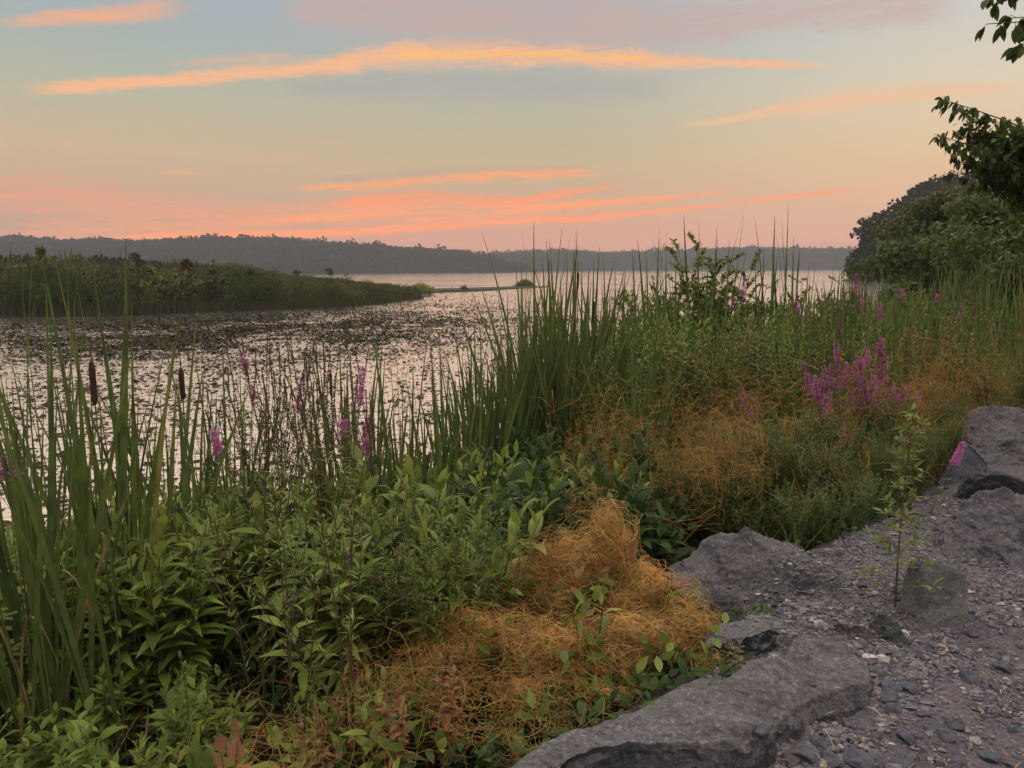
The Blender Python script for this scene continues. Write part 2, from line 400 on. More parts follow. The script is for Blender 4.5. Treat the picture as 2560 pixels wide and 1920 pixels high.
def leaves(mb, base, d, up, L, Wd, prof='lance', bend=None, fold=.25, seg=4, flat=False, rnd=None, power=2.0):
    base = np.atleast_2d(base).astype(float); n = len(base)
    d = nrm(np.broadcast_to(d, (n, 3))); up = np.broadcast_to(up, (n, 3))
    L = np.broadcast_to(L, (n,)).astype(float); Wd = np.broadcast_to(Wd, (n,)).astype(float)
    side = np.cross(d, up); bad = np.linalg.norm(side, axis=1) < 1e-3
    side[bad] = (1, 0, 0); side = nrm(side); nn = np.cross(side, d)
    u = np.linspace(0, 1, seg + 1); w = PROF[prof](u)
    bend = np.zeros((n, 3)) if bend is None else np.broadcast_to(bend, (n, 3))
    mid = base[:, None] + d[:, None] * (L[:, None] * u)[..., None] + bend[:, None] * (L[:, None] * u ** power)[..., None]
    off = side[:, None] * (Wd[:, None] * w)[..., None]
    if rnd is None: rnd = rng.random(n)
    r2 = rng.random(n)
    dat = np.stack([np.broadcast_to(rnd[:, None], (n, seg + 1)), np.broadcast_to(u, (n, seg + 1)), np.broadcast_to(r2[:, None], (n, seg + 1))], -1)
    if flat:
        P = np.stack([mid - off, mid + off], 2); K = 2
        q = np.array([[2 * i, 2 * i + 1, 2 * i + 3, 2 * i + 2] for i in range(seg)])
    else:
        lift = nn[:, None] * (Wd[:, None] * w * fold)[..., None]
        P = np.stack([mid - off + lift, mid, mid + off + lift], 2); K = 3
        q = np.array([[3 * i + k, 3 * i + k + 1, 3 * i + k + 4, 3 * i + k + 3] for i in range(seg) for k in (0, 1)])
    D = np.repeat(dat[:, :, None], K, 2)
    vn = (seg + 1) * K
    Q = (q[None] + (np.arange(n) * vn)[:, None, None]).reshape(-1, 4)
    mb.add(P, Q=Q, D=D)


def tubes(mb, P, r, sides=4, rnd=None):
    """P: (n,k,3) paths, r: (n,k) or scalar radii"""
    P = np.asarray(P, float)
    if P.ndim == 2: P = P[None]
    n, k, _ = P.shape
    r = np.broadcast_to(r, (n, k))
    t = nrm(np.gradient(P, axis=1))
    ref = np.where(np.abs(t[..., 2:3]) > .9, np.array([1., 0, 0]), np.array([0, 0, 1.]))
    a = nrm(np.cross(t, ref)); b = np.cross(t, a)
    ang = np.arange(sides) * 2 * math.pi / sides
    V = P[:, :, None] + r[:, :, None, None] * (a[:, :, None] * np.cos(ang)[:, None] + b[:, :, None] * np.sin(ang)[:, None])
    q = np.array([[i * sides + j, i * sides + (j + 1) % sides, (i + 1) * sides + (j + 1) % sides, (i + 1) * sides + j] for i in range(k - 1) for j in range(sides)])
    Q = (q[None] + (np.arange(n) * k * sides)[:, None, None]).reshape(-1, 4)
    if rnd is None: rnd = rng.random(n)
    D = np.zeros((n, k, sides, 3)); D[..., 0] = rnd[:, None, None]; D[..., 1] = np.linspace(0, 1, k)[None, :, None]; D[..., 2] = .3
    mb.add(V, Q=Q, D=D)


def curve(p0, p1, sag=(0, 0, 0), k=8):
    u = np.linspace(0, 1, k)[:, None]
    return np.asarray(p0) * (1 - u) + np.asarray(p1) * u + np.asarray(sag) * (4 * u * (1 - u))


def rdir(n, elmin, elmax):
    a = rng.uniform(0, 2 * math.pi, n); e = np.radians(rng.uniform(elmin, elmax, n))
    return np.stack([np.cos(a) * np.cos(e), np.sin(a) * np.cos(e), np.sin(e)], 1)


def mkobj(name, me, parent=None):
    o = bpy.data.objects.new(name, me); col.objects.link(o)
    if parent: o.parent = parent
    return o


def tag(o, label=None, cat=None, group=None, kind=None):
    if label: o['label'] = label
    if cat: o['category'] = cat
    if group: o['group'] = group
    if kind: o['kind'] = kind
    return o


def inst(kind, proto, loc, rz=0.0, s=1.0, label='', cat='', group=None, tilt=(0, 0)):
    """proto: list of (part, mesh, [(subpart, mesh, matrix)...], matrix)"""
    if len(proto) == 1 and not proto[0][2]:
        r = mkobj(kind, proto[0][1])
    else:
        r = mkobj(kind, None); r.empty_display_size = .1
        for pn, me, subs, mx in proto:
            c = mkobj(pn, me, r)
            if mx is not None: c.matrix_local = mx
            for sn, sm, smx in subs:
                g = mkobj(sn, sm, c)
                if smx is not None: g.matrix_local = smx
    r.location = loc
    r.rotation_euler = (tilt[0], tilt[1], rz)
    r.scale = (s, s, s) if isinstance(s, (int, float)) else s
    return tag(r, label, cat, group)


def fbm(p, o=4, s=1.0):
    return mn.fractal(Vector(p) * s, 1.0, 2.0, o)


# ------------------------------------------------------------------ terrain
SH = np.array([(-60, -8), (-12, 6.6), (-5, 7.1), (-2.5, 7.4), (-1.0, 8.0), (-.3, 9), (.4, 12), (1.6, 16), (4, 20), (9, 27), (17, 42), (45, 75), (110, 150), (400, 300)], float)


def shore(x, y):
    """signed distance to the waterline, positive on land"""
    x = np.asarray(x, float); y = np.asarray(y, float)
    best = np.full(x.shape, 1e9)
    for a, b in zip(SH[:-1], SH[1:]):
        ab = b - a; t = np.clip(((x - a[0]) * ab[0] + (y - a[1]) * ab[1]) / (ab @ ab), 0, 1)
        best = np.minimum(best, np.hypot(x - a[0] - t * ab[0], y - a[1] - t * ab[1]))
    return np.where(y < np.interp(x, SH[:, 0], SH[:, 1]), best, -best)


def dpath(x, y):
    y = np.asarray(y, float)
    return -.73 * np.asarray(x, float) + .68 * (y - 2.3) + .34 * (1 - np.clip((y - 3.1) / 1.1, 0, 1)) + .24 * np.clip((y - 3.9) / 1.0, 0, 1)


def sstep(v, a, b):
    t = np.clip((v - a) / (b - a), 0, 1); return t * t * (3 - 2 * t)


def zg(x, y):
    x = np.asarray(x, float); y = np.asarray(y, float)
    s = shore(x, y); d = dpath(x, y)
    wob = .03 * np.sin(x * 1.7 + y * .9) + .02 * np.sin(x * 4.1 - y * 3.3)
    zl = np.clip(.11 * s, -.7, .38) + wob * (s > 0)
    zp = 1.1 + wob * .6 + np.clip(-d - 1, 0, 3) * .02
    w = sstep(d, -.05, 1.5)
    far = sstep(np.hypot(x, y), 25, 60)
    return zp * (1 - w) * (1 - far) + zl * w * (1 - far) + far * zl


def axis(lim, n, p):
    u = np.linspace(-1, 1, n); return lim * np.sign(u) * (np.abs(u) ** p)


gx = axis(1500, 420, 3.6) + 1.5
gy = axis(1500, 420, 3.6) + 4.0
X, Y = np.meshgrid(gx, gy)
Z = zg(X, Y)
near = (np.hypot(X, Y) < 14) & (dpath(X, Y) < .6)
idx = np.argwhere(near)
for i, j in idx:
    Z[i, j] += .030 * fbm((X[i, j], Y[i, j], 0), 4, 3.0)
g = MB(); nx_, ny_ = len(gx), len(gy)
ii, jj = np.meshgrid(np.arange(ny_ - 1), np.arange(nx_ - 1), indexing='ij')
a0 = (ii * nx_ + jj).ravel()
Dt = np.zeros((nx_ * ny_, 3)); Dt[:, 0] = (1 - sstep(dpath(X, Y), .1, .75)).ravel()
g.add(np.stack([X, Y, Z], -1), Q=np.stack([a0, a0 + 1, a0 + nx_ + 1, a0 + nx_], 1), D=Dt)


def ground_mat():
    m, t, b = newmat('gravel_and_soil')
    at = tn(t, 'ShaderNodeAttribute', attribute_name='leaf'); sp = t.nodes.new('ShaderNodeSeparateColor'); t.links.new(at.outputs['Color'], sp.inputs[0])
    geo = t.nodes.new('ShaderNodeNewGeometry')
    vo = tn(t, 'ShaderNodeTexVoronoi', Scale=75.0); t.links.new(geo.outputs['Position'], vo.inputs['Vector'])
    n1 = tn(t, 'ShaderNodeTexNoise', Scale=1.6, Detail=7.0, Roughness=.65); t.links.new(geo.outputs['Position'], n1.inputs['Vector'])
    n2 = tn(t, 'ShaderNodeTexNoise', Scale=60.0, Detail=6.0, Roughness=.75); t.links.new(geo.outputs['Position'], n2.inputs['Vector'])
    sepv = t.nodes.new('ShaderNodeSeparateColor'); t.links.new(vo.outputs['Color'], sepv.inputs[0])
    gcol = rampn(t, sepv.outputs[0], [(0, (.085, .075, .088)), (.5, (.135, .118, .135)), (.9, (.19, .165, .18)), (1, (.30, .27, .27))])
    dcol = rampn(t, n2.outputs[0], [(.3, (.07, .06, .07)), (.55, (.13, .112, .122)), (.75, (.22, .19, .2))])
    mx = tn(t, 'ShaderNodeMix', data_type='RGBA'); mx.inputs[0].default_value = .55; t.links.new(gcol, mx.inputs[6]); t.links.new(dcol, mx.inputs[7])
    tint = rampn(t, n1.outputs[0], [(.35, (.8, .78, .84)), (.65, (1.18, 1.13, 1.1))])
    m2 = tn(t, 'ShaderNodeMix', data_type='RGBA', blend_type='MULTIPLY'); m2.inputs[0].default_value = 1; t.links.new(mx.outputs[2], m2.inputs[6]); t.links.new(tint, m2.inputs[7])
    soil = rampn(t, n2.outputs[0], [(.3, (.012, .011, .008)), (.7, (.045, .036, .024))])
    m3 = tn(t, 'ShaderNodeMix', data_type='RGBA'); t.links.new(sp.outputs[0], m3.inputs[0]); t.links.new(soil, m3.inputs[6]); t.links.new(m2.outputs[2], m3.inputs[7])
    t.links.new(m3.outputs[2], b.inputs['Base Color']); b.inputs['Roughness'].default_value = .9; b.inputs['Specular IOR Level'].default_value = .2
    bp = t.nodes.new('ShaderNodeBump'); bp.inputs['Strength'].default_value = .8; bp.inputs['Distance'].default_value = .012
    t.links.new(n2.outputs[0], bp.inputs['Height'])
    bp2 = t.nodes.new('ShaderNodeBump'); bp2.inputs['Strength'].default_value = .7; bp2.inputs['Distance'].default_value = .01; bp2.invert = True
    t.links.new(vo.outputs['Distance'], bp2.inputs['Height']); t.links.new(bp.outputs[0], bp2.inputs['Normal']); t.links.new(bp2.outputs[0], b.inputs['Normal'])
    return m


tag(mkobj('ground', g.mesh('ground', ground_mat())), kind='structure')

# ------------------------------------------------------------------ lake


def water_mat():
    m, t, b = newmat('lake_water')
    geo = t.nodes.new('ShaderNodeNewGeometry'); P = geo.outputs['Position']
    b.inputs['Base Color'].default_value = (.012, .012, .01, 1)
    b.inputs['Roughness'].default_value = .08; b.inputs['IOR'].default_value = 1.33
    b.inputs['Base Color'].default_value = (.60, .515, .455, 1); b.inputs['Metallic'].default_value = .72   # metallic and warm tint put in to brighten the water's reflection
    mp = t.nodes.new('ShaderNodeMapping'); t.links.new(P, mp.inputs[0]); mp.inputs['Scale'].default_value = (.55, 1.6, 1)
    n1 = tn(t, 'ShaderNodeTexNoise', Scale=3.4, Detail=4.0, Roughness=.6, Distortion=.4); t.links.new(mp.outputs[0], n1.inputs['Vector'])
    mpb = t.nodes.new('ShaderNodeMapping'); t.links.new(P, mpb.inputs[0]); mpb.inputs['Scale'].default_value = (.03, .16, 1)
    n2 = tn(t, 'ShaderNodeTexNoise', Scale=1.0, Detail=5.0, Roughness=.6); t.links.new(mpb.outputs[0], n2.inputs['Vector'])
    bp = t.nodes.new('ShaderNodeBump'); bp.inputs['Strength'].default_value = .6; bp.inputs['Distance'].default_value = .045
    t.links.new(n1.outputs[0], bp.inputs['Height'])
    bp2 = t.nodes.new('ShaderNodeBump'); bp2.inputs['Strength'].default_value = .25; bp2.inputs['Distance'].default_value = .3
    t.links.new(n2.outputs[0], bp2.inputs['Height']); t.links.new(bp.outputs[0], bp2.inputs['Normal']); t.links.new(bp2.outputs[0], b.inputs['Normal'])
    # floating weed mats far out
    sy = t.nodes.new('ShaderNodeSeparateXYZ'); t.links.new(P, sy.inputs[0])
    mr = t.nodes.new('ShaderNodeMapRange'); t.links.new(n2.outputs[0], mr.inputs[0]); mr.inputs[1].default_value = .54; mr.inputs[2].default_value = .64
    mr2 = t.nodes.new('ShaderNodeMapRange'); t.links.new(sy.outputs[1], mr2.inputs[0]); mr2.inputs[1].default_value = 70; mr2.inputs[2].default_value = 140; mr2.inputs[4].default_value = .5
    mu = tn(t, 'ShaderNodeMath', operation='MULTIPLY'); t.links.new(mr.outputs[0], mu.inputs[0]); t.links.new(mr2.outputs[0], mu.inputs[1])
    df = t.nodes.new('ShaderNodeBsdfDiffuse'); df.inputs[0].default_value = (.05, .045, .03, 1)
    ms = t.nodes.new('ShaderNodeMixShader'); t.links.new(mu.outputs[0], ms.inputs[0]); t.links.new(b.outputs[0], ms.inputs[1]); t.links.new(df.outputs[0], ms.inputs[2])
    t.links.new(ms.outputs[0], t.nodes['Material Output'].inputs[0])
    return m


w = MB(); w.add([(-1490, -1400, 0), (1480, -1400, 0), (1480, 1480, 0), (-1490, 1480, 0)], Q=[[0, 1, 2, 3]])
tag(mkobj('water', w.mesh('water', water_mat(), False)), kind='structure')

# ------------------------------------------------------------------ far hills with forest
def crown_blob(n=26, sz=.34, mb=None):
    """unit-sized leafy crown of ragged clumps, tall 1"""
    mb = mb or MB()
    p = nrm(rng.normal(size=(n, 3))) * (rng.random((n, 1)) ** .35) * (.5, .5, .5) + (0, 0, .5)
    d = nrm(rng.normal(size=(n, 3)) + (0, 0, .2))
    leaves(mb, p - d * sz * .5, d, rdir(n, -60, 60), sz * rng.uniform(.7, 1.4, n), sz * .42, 'oval', seg=2, flat=True)
    return mb


def scatter_meshes(mb, protos, P, S, rot=None):
    """merge copies of small prototype meshes into one builder"""
    n = len(P); which = rng.integers(0, len(protos), n)
    ang = rng.uniform(0, 2 * math.pi, n) if rot is None else rot
    S = np.broadcast_to(np.asarray(S, float).reshape(n, -1), (n, 3)) if np.ndim(S) else np.full((n, 3), S)
    for k, pr in enumerate(protos):
        V = np.concatenate(pr.V); Q = np.concatenate(pr.Q) if pr.Q else np.zeros((0, 4), int); T = np.concatenate(pr.T) if pr.T else np.zeros((0, 3), int)
        D = np.concatenate(pr.D)
        ix = np.where(which == k)[0]
        if not len(ix): continue
        c, s_ = np.cos(ang[ix])[:, None], np.sin(ang[ix])[:, None]
        x = (V[None, :, 0] * c - V[None, :, 1] * s_) * S[ix, None, 0]; y = (V[None, :, 0] * s_ + V[None, :, 1] * c) * S[ix, None, 1]
        z = V[None, :, 2] * S[ix, None, 2]
        VV = np.stack([x, y, z], -1) + P[ix][:, None]
        o = (np.arange(len(ix)) * len(V))[:, None, None]
        DD = np.broadcast_to(D[None], (len(ix), *D.shape)).copy()
        DD[..., 0] = np.clip(DD[..., 0] * .55 + rng.random((len(ix), 1)) * .45, 0, 1)
        mb.add(VV, Q=(Q[None] + o).reshape(-1, 4), T=(T[None] + o).reshape(-1, 3), D=DD)


def conifer_blob():
    mb = MB(); n = 46
    h = rng.random(n) ** 1.2; r = .24 * (1 - h) + .015
    a = rng.uniform(0, 6.28, n); d = np.stack([np.cos(a), np.sin(a), rng.uniform(-.35, .1, n)], 1)
    leaves(mb, np.stack([0 * h, 0 * h, h], 1), d, (0, 0, 1), r * rng.uniform(.7, 1.3, n), .045, 'oval', seg=1, flat=True)
    return mb


M_HILL = plainmat('hill_soil', [(.3, (.018, .024, .014)), (.7, (.035, .04, .02))], scale=.05, bscale=.5)
crowns = [crown_blob(60, .24) for _ in range(5)]
conif = [conifer_blob() for _ in range(3)]


def ridge(name, fname, prof, D, depth, x0, x1, th):
    """prof: photo skyline points; the ground rises behind the far shore to a crest that carries the trees"""
    px = np.linspace(x0, x1, 160)
    ytop = np.interp(px, [p[0] for p in prof], [p[1] for p in prof])
    crest = np.array([at_y(a, b, D + depth) for a, b in zip(px, ytop)])
    hx = crest[:, 0]; hz = np.maximum(crest[:, 2] - th * .8, 1.0)
    u = np.linspace(0, 1.6, 20)
    shp = np.where(u < 1, np.sin(u * math.pi / 2) ** .8, 1 - (u - 1) * .3)
    Vv = np.zeros((len(u), 160, 3))
    base_x = hx * D / (D + depth)
    for i, (uu, ss) in enumerate(zip(u, shp)):
        Vv[i, :, 0] = base_x + (hx - base_x) * uu; Vv[i, :, 1] = D + depth * uu; Vv[i, :, 2] = -1.5 + (hz + 1.5) * ss
    mb = MB(); A, B = np.meshgrid(np.arange(19), np.arange(159), indexing='ij'); q = (A * 160 + B).ravel()
    mb.add(Vv, Q=np.stack([q, q + 1, q + 161, q + 160], 1))
    tag(mkobj(name, mb.mesh(name, M_HILL)), kind='structure')
    # trees
    n = 5200
    uu = rng.random(n) ** .8 * 1.12; t = rng.random(n) * 159
    uu[:1500] = rng.uniform(.9, 1.1, 1500)
    uu[1500:2300] = rng.uniform(0.01, .06, 800)
    xi = np.interp(t, np.arange(160), hx); bx = xi * D / (D + depth); zi = np.interp(t, np.arange(160), hz)
    ss = np.interp(uu, u, shp)
    P = np.stack([bx + (xi - bx) * uu, D + depth * uu, -1.8 + (zi + 1.5) * ss], 1)
    H = th * rng.uniform(.55, 1.15, n) * (1 + .25 * (rng.random(n) < .05)) * np.clip(zi / 9, .12, 1)
    S = np.stack([H * rng.uniform(.7, 1.05, n), H * .9, H], 1)
    con = rng.random(n) < .16
    mb = MB(); scatter_meshes(mb, crowns, P[~con], S[~con]); S[con] *= (.9, .9, 1.25); scatter_meshes(mb, conif, P[con], S[con])
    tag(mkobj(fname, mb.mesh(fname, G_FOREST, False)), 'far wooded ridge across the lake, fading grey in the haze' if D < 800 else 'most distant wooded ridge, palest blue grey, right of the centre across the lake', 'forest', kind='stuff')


skyl = [(-900, 596), (-300, 590), (0, 597), (60, 592), (95, 604), (125, 598), (150, 607), (250, 599), (300, 603), (370, 605), (450, 601), (520, 598), (600, 600), (690, 599), (760, 604), (830, 611), (930, 616), (1000, 623), (1100, 630), (1200, 636), (1300, 645), (1400, 660), (1500, 674)]
skyr = [(1000, 655), (1200, 640), (1280, 634), (1340, 629), (1400, 627), (1460, 631), (1520, 635), (1600, 630), (1700, 628), (1800, 624), (1870, 622), (1950, 624), (2050, 625), (2200, 625), (2600, 622), (3200, 626)]
ridge('hills', 'forest', skyl, 640, 160, -900, 1500, 12)
ridge('hills_far', 'forest', skyr, 960, 220, 1000, 3200, 13)

# wooded headland on the right
hp = [(2120, 674), (2150, 668), (2165, 655), (2185, 612), (2205, 565), (2240, 528), (2285, 496), (2340, 462), (2420, 435), (2560, 400), (2800, 380), (3200, 420)]
px = np.linspace(2120, 3200, 70); ytop = np.interp(px, [p[0] for p in hp], [p[1] for p in hp])
D0, dep = 165, 50
crest = np.array([at_y(a, b, D0 + dep) for a, b in zip(px, ytop)])
u = np.linspace(-.02, 1.5, 18)
Vv = np.zeros((18, 70, 3))
for i, uu in enumerate(u):
    ss = math.sin(min(max(uu, 0), 1) * math.pi / 2); bx = crest[:, 0] * D0 / (D0 + dep)
    Vv[i, :, 0] = bx + (crest[:, 0] - bx) * uu; Vv[i, :, 1] = D0 + dep * uu
    Vv[i, :, 2] = np.where(uu > 0, .6, -.6) + np.maximum(crest[:, 2] - 8, 0) * ss
mb = MB(); A, B = np.meshgrid(np.arange(17), np.arange(69), indexing='ij'); q = (A * 70 + B).ravel()
mb.add(Vv, Q=np.stack([q, q + 1, q + 71, q + 70], 1))
tag(mkobj('headland', mb.mesh('headland', M_HILL)), kind='structure')
hcr = [crown_blob(320, .10) for _ in range(6)] + [crown_blob(200, .12) for _ in range(3)]
n = 560; uu = rng.random(n) * 1.05; t = rng.random(n) ** 1.1 * 66 + 1.2
xi = np.interp(t, np.arange(70), crest[:, 0]); bx = xi * D0 / (D0 + dep); zi = np.interp(t, np.arange(70), np.maximum(crest[:, 2] - 8, 0))
P = np.stack([bx + (xi - bx) * uu, D0 + dep * uu, .2 + zi * np.sin(np.clip(uu, 0, 1) * math.pi / 2)], 1)
H = np.minimum(rng.uniform(5, 10.5, n), 3 + t * 1.3)
mb = MB(); scatter_meshes(mb, hcr, P, np.stack([H * rng.uniform(.8, 1.3, n), H * .95, H], 1))
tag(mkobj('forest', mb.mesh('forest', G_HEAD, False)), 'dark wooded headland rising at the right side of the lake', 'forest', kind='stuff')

# ------------------------------------------------------------------ trees


def tree_proto(H, spread, nclump, leafL, leafW, nleaf, mat, bark=M_BARK, low=.25, flat=.55, seed=0, tilt=0.0, tr=.03):
    """trunk with limbs, and a crown of leaf clumps round the limb ends"""
    tb, cb = MB(), MB()
    k = 10; u = np.linspace(0, 1, k)
    wob = np.stack([np.sin(u * 4 + seed) * .03 * H + tilt * u ** 1.5 * H, np.cos(u * 3 + seed) * .02 * H - .02 * H, u * H * .92], 1)
    tubes(tb, wob, (H * tr * (1 - u * .85))[None], 7)
    ends = []
    nl = nclump
    for i in range(nl):
        h = low + (1 - low) * (i + rng.random()) / nl
        p0 = np.array([np.interp(h, u, wob[:, j]) for j in range(3)])
        a = i * 2.4 + rng.uniform(-.5, .5)
        rad = spread * math.sin(math.pi * min(.97, .22 + .75 * (h - low) / (1 - low))) * rng.uniform(.6, 1.15)
        p1 = p0 + np.array([math.cos(a) * rad, math.sin(a) * rad, rad * rng.uniform(.1, .6)])
        tubes(tb, curve(p0, p1, (0, 0, -.06 * rad), 6), np.linspace(H * .010, H * .0025, 6)[None], 4)
        for f in (.45, .72, 1.0):
            c = p0 + (p1 - p0) * f + rng.normal(size=3) * rad * .12
            ends.append((c, rad * (.20 + .14 * f) + .04 * H))
    for c, r_ in ends:
        m_ = max(6, int(nleaf / len(ends)))
        p = c + nrm(rng.normal(size=(m_, 3))) * (rng.random((m_, 1)) ** .5) * r_ * np.array([1.2, 1.2, flat])
        leaves(cb, p, nrm(rng.normal(size=(m_, 3)) + (0, 0, -.5)), rdir(m_, 10, 90), leafL * rng.uniform(.7, 1.3, m_), leafW, 'oval', seg=2, flat=True, bend=(0, 0, -.2), rnd=np.clip(rng.normal(rng.random(), .2, m_), 0, 1))
    return [('trunk', tb.mesh('trunk', bark), [], None), ('crown', cb.mesh('crown', mat), [], None)]


# separate trees standing at the headland's edge
for (a, yt, D, H, lab) in [(2190, 520, 167, 0, 'spreading tree leaning from the left end of the headland, standing out against the sky'),
                           (2150, 612, 161, 0, 'small tree at the water on the very tip of the headland'),
                           (2262, 488, 190, 0, 'rounded tree on the skyline of the headland, right of the spreading one')]:
    p = at_y(a, yt, D); H = 14 if yt < 600 else 8
    b_ = max(p[2] - H, .3)
    H = p[2] - b_
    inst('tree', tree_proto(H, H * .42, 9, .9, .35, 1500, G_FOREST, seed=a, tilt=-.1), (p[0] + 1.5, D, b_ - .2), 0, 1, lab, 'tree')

# nearer trees on the right bank
for (a, yt, D, sp_, mat_, lab, nl) in [(2400, 455, 36, .5, G_OLIVE, 'olive-brown tree behind the reeds in front of the headland', 5200),
                                       (2300, 585, 33, .48, G_TREE, 'low yellow-green tree spreading over the reeds at the foot of the headland', 3600),
                                       (2480, 520, 27, .5, G_TREE, 'mid-sized green tree between the olive tree and the right frame edge', 6000),
                                       (2580, 440, 22, .45, G_TREE, 'bright green tree cut by the right frame edge above the reeds', 7000),
                                       (2640, 560, 15, .5, G_TREE, 'leafy young tree lowest at the right frame edge', 5000)]:
    p = at_y(a, yt, D); z0 = float(zg(p[0], D)); H = p[2] - z0
    inst('tree', tree_proto(H, H * sp_, 13, .10 + D * .003, .04 + D * .0012, nl * 2, mat_, seed=a, low=.22, flat=.7), (p[0], D, z0 - .1), 0, 1, lab, 'tree')

# the near tree whose branches come in from the right
mb, cb = MB(), MB()
base_ = at_y(2890, 900, 9.0); zb = float(zg(base_[0], 9.0))
tk = np.array([(base_[0], 9.0, zb - .2), (base_[0] - .1, 8.9, zb + 1.4), (base_[0] - .2, 8.6, zb + 3), (base_[0] - .4, 8.2, zb + 4.6), (base_[0] - .5, 7.9, zb + 6.2)])
tubes(mb, np.array([curve(tk[0], tk[-1], (.08, .15, 0), 9)]), np.linspace(.13, .05, 9)[None], 9)


def limb_leaves(p0, p1, n, sz, droop=.5, sag=(0, 0, .12)):
    c = curve(p0, p1, sag, 9)
    tubes(mb, c, np.linspace(.018, .003, 9)[None], 5)
    for k in range(n):
        f = .25 + .75 * (k + rng.random()) / n
        q = np.array([np.interp(f, np.linspace(0, 1, 9), c[:, j]) for j in range(3)])
        tip = q + np.array([rng.uniform(-.14, .06), rng.uniform(-.12, .12), rng.uniform(-.10, .05)]) * (1.3 - .6 * f)
        tubes(mb, curve(q, tip, (0, 0, .01), 4), .002, 3)
        m_ = 4
        bp_ = q + (tip - q) * rng.uniform(.3, 1, (m_, 1))
        leaves(cb, bp_, nrm((tip - q) * .6 + rng.normal(size=(m_, 3)) * .035 + (0, 0, -.07)), rdir(m_, 20, 90), sz * rng.uniform(.7, 1.2, m_), sz * .30, 'oval', bend=(0, 0, -.28), seg=4)


def leafball(px, py, D, r_, n):
    c = at_y(px, py, D); m_ = n // 8; e = c + nrm(rng.normal(size=(m_, 3))) * (rng.random((m_, 1)) ** .5) * r_ * (1.25, 1, .8)
    for q in e: tubes(mb, curve(c, q, (0, 0, .03), 4), .002, 3)
    k = np.repeat(np.arange(m_), 8); p = e[k] + rng.normal(size=(len(k), 3)) * .035
    leaves(cb, p, rng.normal(size=(len(k), 3)) + (0, 0, -.6), rdir(len(k), 10, 90), .08 * rng.uniform(.7, 1.25, len(k)), .024, 'oval', bend=(0, 0, -.25), seg=3)


trunkpt = lambda z: np.array([np.interp(z, [zb, zb + 6.2], [base_[0], base_[0] - .5]), np.interp(z, [zb, zb + 6.2], [9.0, 7.9]), z])
ends = [(2342, 245, 8.2, 20, 4.6), (2336, 335, 8.0, 16, 4.2), (2420, 318, 8.3, 20, 4.4), (2385, 385, 8.2, 20, 4.0), (2375, 425, 8.4, 12, 3.9), (2450, 345, 8.6, 34, 4.2), (2500, 350, 8.4, 40, 4.2), (2460, 410, 8.3, 36, 3.9), (2545, 400, 8.8, 40, 3.9), (2560, 350, 8.2, 36, 4.1), (2520, 440, 8.5, 30, 3.7), (2600, 470, 8.2, 40, 3.6), (2470, 380, 8.9, 34, 3.9), (2430, 400, 8.6, 22, 3.9)]
for (a, b, D, n_, zt) in ends:
    p1 = at_y(a, b, D)
    limb_leaves(trunkpt(max(p1[2] - 1.15, zb + .9)), p1, int(n_ * 3), .082)
for (a, b, D, r__, n) in [(2440, 330, 8.3, .16, 190), (2425, 385, 8.3, .15, 150), (2480, 350, 8.4, .22, 300), (2500, 410, 8.4, .22, 300), (2540, 360, 8.5, .24, 340), (2560, 420, 8.3, .24, 320), (2590, 360, 8.2, .3, 400), (2460, 430, 8.5, .16, 160), (2550, 480, 8.4, .22, 260), (2600, 520, 8.4, .3, 300), (2440, 290, 8.4, .07, 40)]:
    leafball(a, b, D, r__, int(n * .42))
for (a, b, D, n_) in [(2452, -5, 5.6, 12), (2468, 60, 5.7, 14), (2530, 45, 5.8, 26), (2548, 110, 5.6, 24), (2500, -40, 5.5, 26), (2560, 20, 5.9, 22), (2600, 60, 5.7, 20)]:
    p1 = at_y(a, b, D)
    limb_leaves(np.array([base_[0] - .9, 6.6, p1[2] + .25]), p1, int(n_ * 1.6), .085, sag=(0, 0, .05))
tubes(mb, curve(trunkpt(zb + 5), (base_[0] - .9, 6.6, at_y(2530, 45, 5.8)[2] + .25), (0, 0, .2), 8), np.linspace(.05, .02, 8)[None], 6)
r_ = mkobj('tree', None); r_.location = (base_[0], 9.0, zb)
tag(r_, 'nearest tree reaching in from the right edge, drooping leafy branches dark against the sky', 'tree')
for nm, bb, mt in (('trunk', mb, M_BARK), ('crown', cb, G_TREE)):
    o = mkobj(nm, bb.mesh(nm, mt), r_); o.location = (-base_[0], -9.0, -zb)

# ------------------------------------------------------------------ marsh island on the left
edge = [(-900, 800), (-200, 796), (0, 793), (300, 791), (500, 782), (700, 775), (830, 770), (950, 759), (1046, 747)]
pe = [on_plane(a, b, 0)[:2] for a, b in edge]
backe = [on_plane(a, b, 0)[:2] for a, b in [(1085, 738), (1000, 722), (900, 706), (840, 697), (760, 694)]]
backe += [np.array((-60, 240)), np.array((-260, 240)), np.array((-260, 40))]
poly = np.array(pe + backe)
